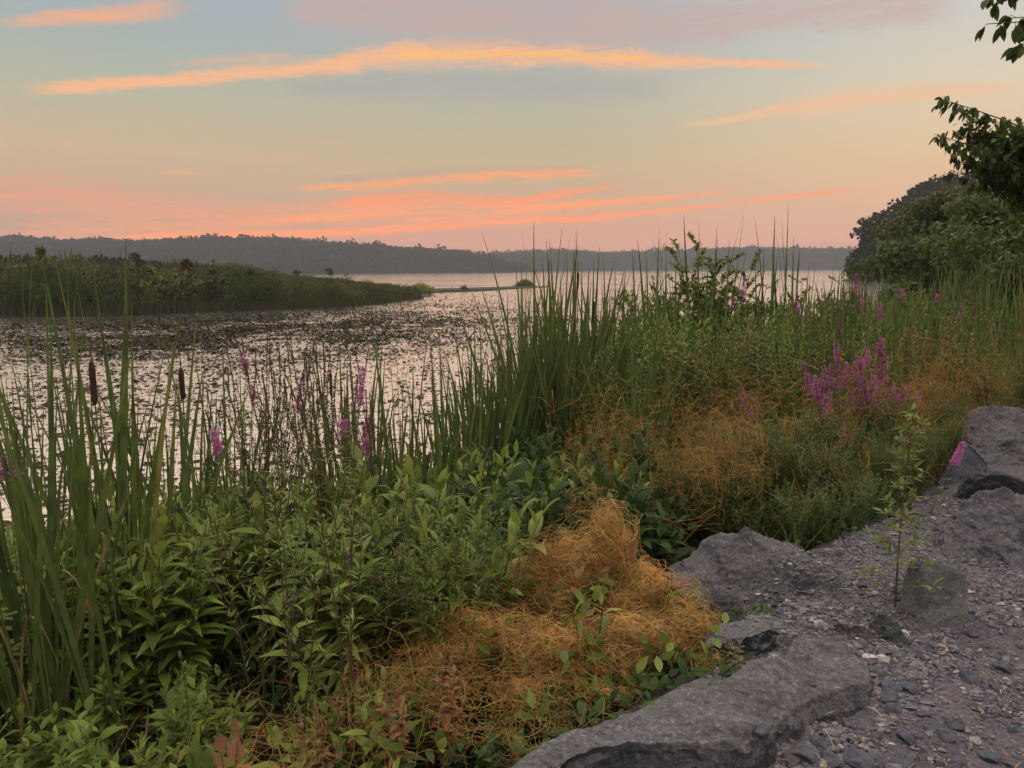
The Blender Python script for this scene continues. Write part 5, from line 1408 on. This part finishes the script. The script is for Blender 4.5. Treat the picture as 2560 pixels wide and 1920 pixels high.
rtop = [(1450, 860), (1560, 770), (1640, 735), (1800, 725), (2000, 722), (2300, 705), (2700, 670)]
H_T = [herb(1.6, 7, .10, .012, G_FINE, 1.3, stemm=M_RSTEM, spread=.35), herb(1.6, 8, .085, .012, G_BUSH, 1.3, spread=.35), herb(1.6, 7, .10, .013, G_LEAF, 1.2, spread=.3)]
field('tall_herb', H_T, 1.6, 230, (1500, 2640), (7.4, 14), [(1800, 'tall leafy herb right of the central cattails below the shrubs', 'tall herbs beside the central cattails'), (2200, 'tall leafy herb around the right-hand pink flowers', 'tall herbs around the right flowers'), (9999, 'tall leafy herb at the right, in front of the reeds and trees', 'tall herbs at the right')], 'herb', None, top=rtop, fmin=.72, hi=2.7)
for i, (a, yt, D) in enumerate([(1480, 1105, 6.2), (1560, 1150, 5.8), (1500, 1200, 5.4), (1420, 1190, 5.6), (1320, 1200, 5.4)]):
    place('broad_leaved_plant', B_A[i % 2], .55, a, yt, D, 'plant with large heart-shaped dark leaves below the central cattails', 'plant', 'large-leaved plants below the central cattails', lo=.35)
for i, (a, yt, D, lab) in enumerate([(430, 1530, 3.9, 'plant with two big dark heart-shaped leaves in the lower left thicket'), (530, 1550, 3.8, 'big dark-leaved plant right of the similar one in the lower left thicket'), (1560, 1690, 2.95, 'single broad leaf plant at the edge of the slab rock under the dodder')]):
    place('broad_leaved_plant', B_A[i % 2] if i < 2 else bigleaf(3, .3, .13, .035, G_LEAF), .55 if i < 2 else .3, a, yt, D, lab, 'plant', lo=.15)
for i, (a, yt, D, lab) in enumerate([(735, 1790, 2.75, 'pale green plant with upright pointed leaves at the bottom, right of the dark hollow'), (240, 1740, 3.0, 'light green plant with wide pointed leaves near the bottom left corner'), (490, 1740, 2.75, 'single tall pointed leaf shoot at the bottom in front of the dark hollow'), (560, 1790, 2.65, 'pointed leafy shoot with a red tip at the bottom centre-left'), (460, 1620, 3.0, 'slender upright shoot with tiny leaves in front of the dark hollow'), (1480, 1450, 3.1, 'green lance-leaved shoot growing up through the orange dodder'), (1840, 1640, 2.95, 'low leafy plant with pinkish leaves between dodder and pale rock')]):
    pr_ = [herb(.5, 3, .13, .030, G_LEAF, .8, spread=.08, elmin=20, elmax=70), herb(.5, 4, .13, .027, G_LEAF, .8, spread=.12), herb(.5, 2, .13, .022, G_LEAF, .6, spread=.04, elmin=50, elmax=80), herb(.5, 2, .13, .028, G_LEAF, .6, spread=.05, elmin=50, elmax=80, redtop=.5), herb(.5, 1, .035, .007, G_LEAF, 3.0, spread=.03, elmin=40, elmax=60), herb(.5, 2, .12, .020, G_LEAF, 1.0, stemm=M_RSTEM, spread=.08, elmin=35, elmax=60), herb(.5, 5, .10, .022, G_LEAF, .9, spread=.14, redtop=.4)][i]
    place('leafy_plant', pr_, .5, a, yt, D, lab, 'plant', lo=.15)

# --- purple loosestrife
LBIG = loosestrife(1.0, 9, .30, .036, .0045, 1.3, G_FINE, seed=1, open_=.26, leafy_low=False)
for i, (a, yt, D, lab, s0, op) in enumerate([
        (795, 800, 4.5, 'tallest purple loosestrife of the left clump, its top a brown spike over pink flowers', 1, .10),
        (690, 850, 4.5, 'purple loosestrife with many brown seed spikes in the middle of the left clump', 2, .14),
        (640, 885, 4.6, 'purple loosestrife shoot between the leftmost flower and the middle of the left clump', 3, .13),
        (600, 860, 4.4, 'leftmost purple loosestrife of the left clump, with one bright magenta spike', 4, .05),
        (735, 860, 4.7, 'purple loosestrife with pink spikes right of the middle of the left clump', 5, .12)]):
    place('purple_loosestrife', loosestrife(1.5, 2 if op < .06 else 4, .16 if i in (0, 3) else .06, .036, .0042, .8, G_FINE, seed=s0, open_=op, leafy_low=False), 1.55, a, yt, D, lab, 'wildflower', rz=0, lo=.8)
for (a, yt, D, h_, lab) in [(920, 860, 4.9, 1.2, 'dark reddish seed-spiked loosestrife stem standing alone right of the left clump'), (888, 955, 4.9, 1.2, 'shorter loosestrife with dark seed spikes and a few pink flowers, beside the lone stem'), (1200 - 268, 1000, 4.8, 1.1, 'thin dark-stemmed loosestrife with sparse violet spikes near the lone stem')]:
    place('purple_loosestrife', loosestrife(1.3, 2, .15, .03, .003, .5, G_FINE, seed=int(a), open_=.06, leafy_low=False), 1.35, a, yt, D, lab, 'wildflower', rz=0, lo=.6)
for (a, yt, D, sd_, lab) in [(850, 1060, 3.0, 2, 'tall sparse plant with a dark forked stem standing in front of the lower left thicket'), (700, 1110, 3.15, 5, 'tall feathery plant left of the dark forked stem, reaching the near waterline'), (620, 1170, 3.3, 8, 'feathery yellowish-green plant leftmost of the tall feathery ones')]:
    place('purple_loosestrife', loosestrife(1.3, 3, 0, .050, .0036, .5, G_AIRY, seed=sd_, open_=.17, leafy_low=False, spikes=False), 1.2, a, yt, D, lab, 'wildflower', rz=1.2, lo=.8)
# the wide feathery plant below it, with dark red stems
for (a, yt, D, lab) in [(960, 1180, 4.0, 'feathery dark-stemmed loosestrife bush without flowers, right of the forked stem')]:
    place('purple_loosestrife', loosestrife(1.0, 4, 0, .05, .0032, .9, G_FINE, seed=int(a), open_=.24, spikes=False), 1.0, a, yt, D, lab, 'wildflower', lo=.5)
place('purple_loosestrife', loosestrife(1.2, 1, 1.0, .035, .004, -.2, G_FINE, seed=3, open_=.0), 1.2, 4, 1085, 3.3, 'purple loosestrife cut by the left frame edge, with bright pink flowers', 'wildflower', lo=.5)
GP = 'purple loosestrife on the right bank'
L_1 = [loosestrife(1.3, 1, 1.0, .036, .005, -.1, G_FINE, seed=k, open_=.05) for k in range(3)]
L_R = [loosestrife(1.3, 3, .85, .036, .005, .25, G_FINE, seed=k, open_=.12) for k in range(4)]
for i, (a, yt, D, lab) in enumerate([
        (2155, 862, 6.6, 'purple loosestrife with the tallest bright spikes of the right-hand flower group'), (2110, 872, 6.5, 'purple loosestrife with tall spikes just left of the tallest right-hand ones'), (2090, 905, 6.4, 'purple loosestrife with short spikes low at the left of the right-hand flower group'), (2190, 905, 6.6, 'purple loosestrife right of the tallest right-hand spikes'), (2225, 930, 6.5, 'purple loosestrife with small spikes at the right end of the right-hand group'), (2012, 888, 7.0, 'purple loosestrife with one spike standing alone left of the right-hand group'),
        (2008, 770, 9.2, 'distant purple loosestrife with a full spike left of the two paired distant ones'), (2080, 762, 9.0, 'distant purple loosestrife, right one of the pair above the right-hand group'), (2070, 735, 9.6, 'distant pale purple loosestrife just behind the pair'), (2120, 730, 9.6, 'distant purple loosestrife beside the dark cattail head at the right'), (2252, 690, 10.5, 'distant loosestrife with a tall spike in the reeds under the headland'), (2345, 720, 11, 'tiny distant loosestrife flower in the reeds at the far right'),
        (1850, 1010, 6.2, 'slanting purple loosestrife spike in the brown thicket of the right bank'), (1895, 1090, 5.4, 'small loosestrife with pale pink flowers low in the brown thicket'), (2055, 1170, 4.9, 'purple loosestrife low in front, its spike just above the fine-leaved bushes'), (2110, 1085, 5.4, 'small purple loosestrife below the right-hand flower group'), (2215, 1110, 5.4, 'faint small loosestrife beside the tall stem of the seedling'), (2290, 1065, 5.6, 'purple loosestrife behind the top of the seedling'), (1848, 735, 10.5, 'distant purple loosestrife right below the tallest light green shrub')]):
    place('purple_loosestrife', (L_R if i < 5 else L_1)[i % 3], 1.35 if i < 5 else 1.3, a, yt, D, lab, 'wildflower', lo=.3)
# bushes of fine foliage in front on the right bank
FG = 'fine-leaved bushes behind the peaked rock'
F_B = [loosestrife(1.0, 9, .0, .055, .0055, .9, G_FINE2, seed=k + 9, open_=.5, spikes=False, stemm=M_STEM) for k in range(3)]
for i, (a, yt, D) in enumerate([(1960, 1160, 4.9), (2050, 1120, 5.0), (2130, 1130, 5.0), (1900, 1200, 4.9), (2080, 1200, 4.6), (2000, 1230, 4.6), (2190, 1180, 5.0), (2150, 1240, 4.7), (1850, 1180, 5.2), (2240, 1150, 5.6), (2220, 1060, 6.2), (2120, 1010, 6.3), (2300, 1090, 6.4), (1930, 1090, 5.6), (2010, 1060, 5.7), (2080, 1050, 5.9), (1840, 1120, 5.6), (2170, 1100, 5.6), (2260, 1120, 5.9), (2340, 1130, 6.6), (1990, 1180, 4.8)]):
    place('fine_leaved_herb', F_B[i % 3], 1.05, a, yt, D, 'dense fine-leaved bush behind the peaked rock on the right bank', 'herb', FG, lo=.4)
# seedling in the gravel, and a leaning flower spike
p0 = on_plane(2238, 1528, 1.09)
sb, lb = MB(), MB(); hs_ = .95
stc = curve((0, 0, -.03), (.02, 0, hs_), (-.012, 0, 0), 12); tubes(sb, stc, np.linspace(.005, .0016, 12)[None], 6)
for k in range(34):
    f = .12 + .88 * k / 33; q_ = np.array([np.interp(f * 11, range(12), stc[:, j]) for j in range(3)])
    ln = (.11 * math.exp(-((f - .22) / .16) ** 2) + .035 + .03 * math.exp(-((f - .62) / .15) ** 2)) * rng.uniform(.7, 1.4) * (1.15 - .5 * f) * 1.35
    aa = k * 2.4; e = q_ + np.array([math.cos(aa) * ln, math.sin(aa) * ln, ln * rng.uniform(.1, .5)]); tubes(sb, curve(q_, e, (0, 0, .008), 4), .0011, 3)
    m_ = 9; ff = np.linspace(.3, 1.05, m_)[:, None]
    leaves(lb, q_ + (e - q_) * ff, rdir(m_, -5, 65) + np.array([math.cos(aa), math.sin(aa), 0]) * .6, (0, 0, 1), rng.uniform(.045, .075, m_), .010, 'lance', bend=(0, 0, -.2), seg=3)
G_PALE = leafmat('pale_leaf', [(0, (.13, .17, .04)), (.6, (.22, .27, .07)), (1, (.32, .36, .13))], transl=.4)
sd = [('stem', sb.mesh('stem', M_RSTEM), [], None), ('leaves', lb.mesh('leaves', G_PALE), [], None)]
pt = at_y(2250, 1030, p0[1])
inst('seedling', sd, (p0[0], p0[1], 1.08), 0, (pt[2] - 1.09) / .95, 'light green young plant with a dark straight stem growing alone from the gravel', 'seedling')
p1 = at_y(2300, 1330, 4.9); pf = at_y(2385, 1160, 4.7)
sb, lb = MB(), MB(); c = curve((0, 0, 0), pf - p1, (.02, 0, .03), 8); tubes(sb, c, .002, 4)
leaves(lb, c[rng.integers(1, 6, 26)], rdir(26, 10, 60), (0, 0, 1), .045, .006, 'lance', bend=(0, 0, -.2), seg=3)
mx = Matrix.Translation(Vector(c[-1])) @ Vector(c[-1] - c[-2]).to_track_quat('Z', 'X').to_matrix().to_4x4()
inst('purple_loosestrife', [('stems', sb.mesh('stems', M_STEM), [], None), ('leaves', lb.mesh('leaves', G_FINE), [], None), ('flower_spike', FL[2], [], mx)], p1, 0, 1, 'loosestrife stem leaning right with one bright spike over the rock pile', 'wildflower')
# two sparse shrublets on the right
for (a, yt, D, lab) in [(2400, 760, 7.8, 'sparse upright young shrub with yellow-green leaves, behind the seedling to its right'), (2470, 850, 7.6, 'lower sparse young shrub next to the upright one near the right edge')]:
    place('shrub', shrub(1.6, .3, 700, .06, .014, G_BUSH, 5), 1.6, a, yt, D, lab, 'shrub')

# --- dodder


def thread_ball(mb, c, r, n, K=13, step=.028, rad=.0011, loose=.12, wand=.55):
    c = np.asarray(c); r = np.asarray(r)
    q_ = nrm(rng.normal(size=(n, 3)) + (0, -.25, .35)); v = nrm(np.cross(q_, rng.normal(size=(n, 3))))
    shell = 1 - np.abs(rng.normal(0, .16, n)) + (rng.random(n) < .22) * rng.uniform(0, loose * 2.5, n)
    Pp = np.zeros((n, K, 3)); stp_ = step / r.mean() * rng.uniform(.6, 1.3, n)
    wand_dir = rng.normal(size=(n, 3))
    for k in range(K):
        rr = shell * (1 + .16 * np.sin(q_[:, 0] * 7 + c[0] * 9) * np.sin(q_[:, 2] * 6 + c[1] * 7) + .07 * np.sin(q_[:, 0] * 19 + q_[:, 1] * 13) * np.sin(q_[:, 2] * 17 + 2))
        Pp[:, k] = c + q_ * rr[:, None] * r
        wand_dir = wand_dir * .75 + rng.normal(size=(n, 3)) * .7
        v = nrm(v + wand_dir * wand); v = nrm(v - q_ * np.sum(v * q_, 1, keepdims=True) * .92)
        q_ = nrm(q_ + v * stp_[:, None]); shell = shell + rng.normal(0, .03, n)
    tubes(mb, Pp, rad, 3)


blobs = [(1385, 1440, 3.75, 105, 85, 1500), (1310, 1480, 3.7, 60, 60, 500), (1470, 1430, 3.7, 80, 80, 900), (1535, 1365, 3.75, 48, 80, 900), (1440, 1500, 3.6, 110, 70, 900), (1590, 1480, 3.55, 80, 60, 700), (1660, 1520, 3.5, 90, 65, 1100), (1710, 1590, 3.4, 70, 60, 700), (1230, 1590, 3.35, 105, 62, 1200), (1140, 1640, 3.25, 70, 38, 380), (1320, 1650, 3.25, 90, 70, 900), (1420, 1660, 3.2, 110, 80, 900), (1520, 1640, 3.2, 90, 70, 900), (1610, 1620, 3.25, 90, 60, 800), (1370, 1735, 3.05, 110, 50, 420), (1500, 1720, 3.05, 100, 40, 320), (1800, 1655, 3.15, 60, 25, 350), (1190, 1640, 3.3, 60, 40, 200)]
mb = MB()
for a, b, D, rx, rz_, n in blobs:
    for k in range(5):
        s_ = (.72, .5, .45, .4, .34)[k]
        c = at_y(a + rng.uniform(-.62, .62) * rx * (k > 0), b + rng.uniform(-.65, .55) * rz_ * (k > 0), D + rng.uniform(-.08, .08))
        thread_ball(mb, c, (rx / FPX * D * s_, rx / FPX * D * .8 * s_, rz_ / FPX * D * s_ * rng.uniform(.8, 1.3)), int(n * 1.5 * (.4, .25, .2, .17, .14)[k]), rad=.00085, loose=.5, wand=.75, step=.022, K=15)
# loose threads trailing off to the left and over the herbs
main_, mb = mb, MB()
for a, b, D, rx, rz_, n in [(1090, 1670, 3.15, 130, 60, 200), (960, 1730, 3.0, 120, 50, 50), (1180, 1760, 2.9, 140, 50, 120), (1120, 1560, 3.5, 110, 60, 80), (1350, 1830, 2.75, 120, 50, 110), (700, 1890, 2.6, 130, 22, 70)]:
    c = at_y(a, b, D); thread_ball(mb, c, (rx / FPX * D, .24, rz_ / FPX * D), n, K=14, step=.024, rad=.0008, loose=.9, wand=.7)
tag(mkobj('dodder', mb.mesh('dodder', G_DODB)), 'loose brownish dodder threads trailing left of the bright heap towards the bottom', 'dodder')
mb = main_
tag(mkobj('dodder', mb.mesh('dodder', G_DOD)), 'bright orange tangle of dodder threads heaped over the plants beside the slab rock', 'dodder')
core = MB()
for a, b, D, rx, rz_, n in blobs:
    c = at_y(a, b, D); m_ = int(60 + rx * .8)
    q_ = nrm(rng.normal(size=(m_, 3))) * rng.uniform(.3, .92, (m_, 1)); p = c + q_ * np.array([rx / FPX * D, rx / FPX * D * .8, rz_ / FPX * D])
    leaves(core, p, rdir(m_, -30, 50), (0, 0, 1), rng.uniform(.05, .1, m_), .014, 'lance', bend=(0, 0, -.3), seg=4)
tag(mkobj('smothered_leaves', core.mesh('smothered_leaves', G_DARK)), 'dark wilting leaves smothered under the orange dodder threads', 'leaves', kind='stuff')
rl = MB()
for a, b, D in [(1585, 1395, 3.5), (1600, 1380, 3.5), (1425, 1385, 3.6), (1290, 1600, 3.2), (1300, 1590, 3.2), (1240, 1620, 3.2), (1400, 1640, 3.0), (1410, 1680, 3.0), (1250, 1740, 2.9), (1260, 1745, 2.9), (1600, 1590, 3.2), (1620, 1600, 3.2), (1450, 1440, 3.5), (1420, 1400, 3.55), (1520, 1420, 3.5), (1640, 1560, 3.3), (1010, 1400, 3.8), (1000, 1385, 3.8), (1070, 1600, 3.4), (960, 1460, 3.6), (1340, 1700, 3.0), (1560, 1660, 3.05), (1470, 1560, 3.2)]:
    c = at_y(a, b, D); leaves(rl, c + rng.normal(size=(2, 3)) * .02, rdir(2, 10, 80), (0, -1, .3), rng.uniform(.06, .1, 2), .013, 'lance', bend=(0, 0, -.25), seg=5)
tag(mkobj('red_leaves', rl.mesh('red_leaves', G_RED)), 'scattered reddish-pink leaves poking out of the orange dodder', 'leaves', kind='stuff')
gl3 = MB()
for a, b, D, rx, rz_, n in blobs:
    m_ = 7; q_ = nrm(rng.normal(size=(m_, 3)) + (0, -.9, .5)); c = at_y(a, b, D) + q_ * np.array([rx / FPX * D, rx / FPX * D * .8, rz_ / FPX * D]) * .9
    leaves(gl3, c, q_ + rng.normal(size=(m_, 3)) * .6 + (0, 0, .5), (0, -1, .4), rng.uniform(.07, .14, m_), .015, 'lance', bend=(0, 0, -.25), seg=5)
for a, b, D, n_ in [(1440, 1540, 3.1, 3), (1480, 1500, 3.1, 3), (1430, 1650, 3.0, 3), (1590, 1700, 2.95, 3), (1330, 1790, 2.8, 3), (1290, 1860, 2.7, 3), (1210, 1600, 3.2, 4), (1640, 1640, 3.05, 4), (1700, 1650, 3.0, 4), (1800, 1600, 3.05, 3), (1100, 1850, 2.6, 5), (1000, 1880, 2.6, 5), (1180, 1500, 3.5, 6), (1150, 1450, 3.6, 6)]:
    c = at_y(a, b, D); leaves(gl3, c + rng.normal(size=(n_, 3)) * .03, rdir(n_, 5, 75), (0, -1, .3), rng.uniform(.07, .13, n_), .018, 'lance', bend=(0, 0, -.3), seg=5)
tag(mkobj('green_leaves', gl3.mesh('green_leaves', G_LEAF)), 'green lance-shaped leaves pushing through the orange dodder', 'leaves', kind='stuff')
# brownish dodder draped over the right bank, thinner and farther off
mb = MB()
for _ in range(760):
    a = rng.uniform(1430, 2600); D = rng.uniform(4.4, 8.6)
    p = at_y(a, np.interp(a, [1430, 1600, 1800, 2300, 2560], [1110, 990, 960, 940, 900]) + rng.uniform(0, 330) ** .95, D); z0 = float(zg(p[0], D))
    if dpath(p[0], D) < .25 or p[2] < z0 or p[2] > z0 + 1.1 or (1880 < a < 2260 and rng.random() < .8) or rng.random() < .25: continue
    thread_ball(mb, p, (rng.uniform(.06, .16), rng.uniform(.06, .16), rng.uniform(.06, .22)), 26, K=9, step=.025, rad=.0013, loose=1.6, wand=1.1)
tag(mkobj('dodder', mb.mesh('dodder', G_DODB)), 'rusty brown dodder threads veiling the herbs of the right bank', 'dodder')

# --- low litter, grass and dark undergrowth
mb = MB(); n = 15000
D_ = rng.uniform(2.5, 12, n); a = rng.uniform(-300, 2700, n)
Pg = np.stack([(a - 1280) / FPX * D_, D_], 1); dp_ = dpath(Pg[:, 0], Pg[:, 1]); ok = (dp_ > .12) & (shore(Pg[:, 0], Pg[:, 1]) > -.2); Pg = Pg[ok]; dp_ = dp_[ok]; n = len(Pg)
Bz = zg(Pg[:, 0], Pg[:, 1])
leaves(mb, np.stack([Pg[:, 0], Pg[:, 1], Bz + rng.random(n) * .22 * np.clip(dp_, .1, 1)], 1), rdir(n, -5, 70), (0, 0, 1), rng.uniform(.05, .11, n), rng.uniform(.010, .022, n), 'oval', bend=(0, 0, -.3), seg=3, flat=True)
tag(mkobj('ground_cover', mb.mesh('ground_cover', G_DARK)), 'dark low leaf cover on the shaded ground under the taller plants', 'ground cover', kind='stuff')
mb = MB(); n = 3000
D_ = rng.uniform(2.6, 9, n); a = rng.uniform(-200, 2500, n); Pg = np.stack([(a - 1280) / FPX * D_, D_], 1); ok = (dpath(Pg[:, 0], Pg[:, 1]) > .2) & (shore(Pg[:, 0], Pg[:, 1]) > -.1); Pg = Pg[ok]; n = len(Pg)
leaves(mb, np.stack([Pg[:, 0], Pg[:, 1], zg(Pg[:, 0], Pg[:, 1])], 1), rdir(n, 45, 88), rdir(n, 0, 10), rng.uniform(.2, .55, n), .0026, 'needle', bend=rdir(n, -60, -20) * .45, seg=7, flat=True)
tag(mkobj('grass', mb.mesh('grass', G_FINE)), 'thin arching grass blades scattered among the bank plants', 'grass', kind='stuff')
mb = MB(); n = 420
a = rng.uniform(-60, 700, n); D_ = rng.uniform(2.7, 4.5, n); Pg = np.stack([(a - 1280) / FPX * D_, D_], 1)
leaves(mb, np.stack([Pg[:, 0], Pg[:, 1], zg(Pg[:, 0], Pg[:, 1]) + .02], 1), rdir(n, 5, 65), rdir(n, 0, 10), rng.uniform(.15, .6, n), .0055, 'blade', bend=rdir(n, -70, -10) * .35, seg=6, flat=True)
tag(mkobj('dead_blades', mb.mesh('dead_blades', G_DRY)), 'fallen brown cattail blades lying among the plants at the lower left', 'dead leaves', kind='stuff')
# the long yellow bent blade, left
p0 = at_y(330, 1560, 3.9)
db = MB(); pth = np.array([at_y(a, b, 3.9) for a, b in [(250, 1700), (300, 1560), (345, 1440), (380, 1355), (420, 1330), (480, 1338), (570, 1358)]]) - p0
uu = np.linspace(0, 6, 30); pth = np.stack([np.interp(uu, range(7), pth[:, j]) for j in range(3)], 1)
for _k in range(6): pth[1:-1] = (pth[:-2] + pth[1:-1] * 2 + pth[2:]) / 4
w_ = (.007 * np.clip(1.05 - np.linspace(0, 1, 30), .1, .8))[:, None]; V = np.stack([pth - (0, w_[0, 0] * 0 + .003, 0) - w_ * (0, 0, 1), pth + w_ * (0, 0, 1)], 1).reshape(-1, 3)
D9 = np.zeros((60, 3)); D9[:, 0] = .6; db.add(V, Q=[[2 * i, 2 * i + 1, 2 * i + 3, 2 * i + 2] for i in range(29)], D=D9)
M_YEL = leafmat('yellowed_leaf', [(0, (.42, .24, .05)), (1, (.5, .32, .06))])
inst('bent_blade', [('blade', db.mesh('bent_blade', M_YEL), [], None)], p0, 0, 1, 'yellow dried blade arching over the leafy herbs at the left', 'leaf')
for (a, b, D, lab) in [(1040, 1295, 4.6, 'small white flower alone in the herbs right of the feathery bush'), (985, 1560, 3.5, 'tiny white flower low among the herbs near the dodder')]:
    p = at_y(a, b, D); fb, stb = MB(), MB(); k = 7; aa = np.arange(k) * 6.283 / k
    leaves(fb, np.zeros((k, 3)), np.stack([np.cos(aa), np.sin(aa), 0 * aa + .5], 1), (0, 0, 1), .016, .006, 'oval', seg=3, flat=True)
    tubes(stb, curve((0, 0, 0), (.02, .02, -.3), (.01, 0, 0), 5), .0012, 4)
    inst('white_flower', [('petals', fb.mesh('petals', G_WHITE), [], None), ('stem', stb.mesh('stem', M_STEM), [], None)], p, 0, 1, lab, 'flower')

# ------------------------------------------------------------------ haze over the lake
mb = MB(); x0, x1, y0, y1, z0, z1 = -1510, 1510, -1510, 1510, -2.0, HTOP
mb.add([(x0, y0, z0), (x1, y0, z0), (x1, y1, z0), (x0, y1, z0), (x0, y0, z1), (x1, y0, z1), (x1, y1, z1), (x0, y1, z1)],
       Q=[[0, 3, 2, 1], [4, 5, 6, 7], [0, 1, 5, 4], [1, 2, 6, 5], [2, 3, 7, 6], [3, 0, 4, 7]])
hm = bpy.data.materials.new('haze'); hm.use_nodes = True
for n in list(hm.node_tree.nodes): hm.node_tree.nodes.remove(n)
pv = hm.node_tree.nodes.new('ShaderNodeVolumePrincipled'); pv.inputs['Density'].default_value = HAZE
pv.inputs['Color'].default_value = (.35, .37, .40, 1); pv.inputs['Anisotropy'].default_value = .1
ho = hm.node_tree.nodes.new('ShaderNodeOutputMaterial'); hm.node_tree.links.new(pv.outputs[0], ho.inputs['Volume'])
tag(mkobj('haze', mb.mesh('haze', hm, False)), 'thin evening haze over the lake and its shores', 'haze', kind='stuff')
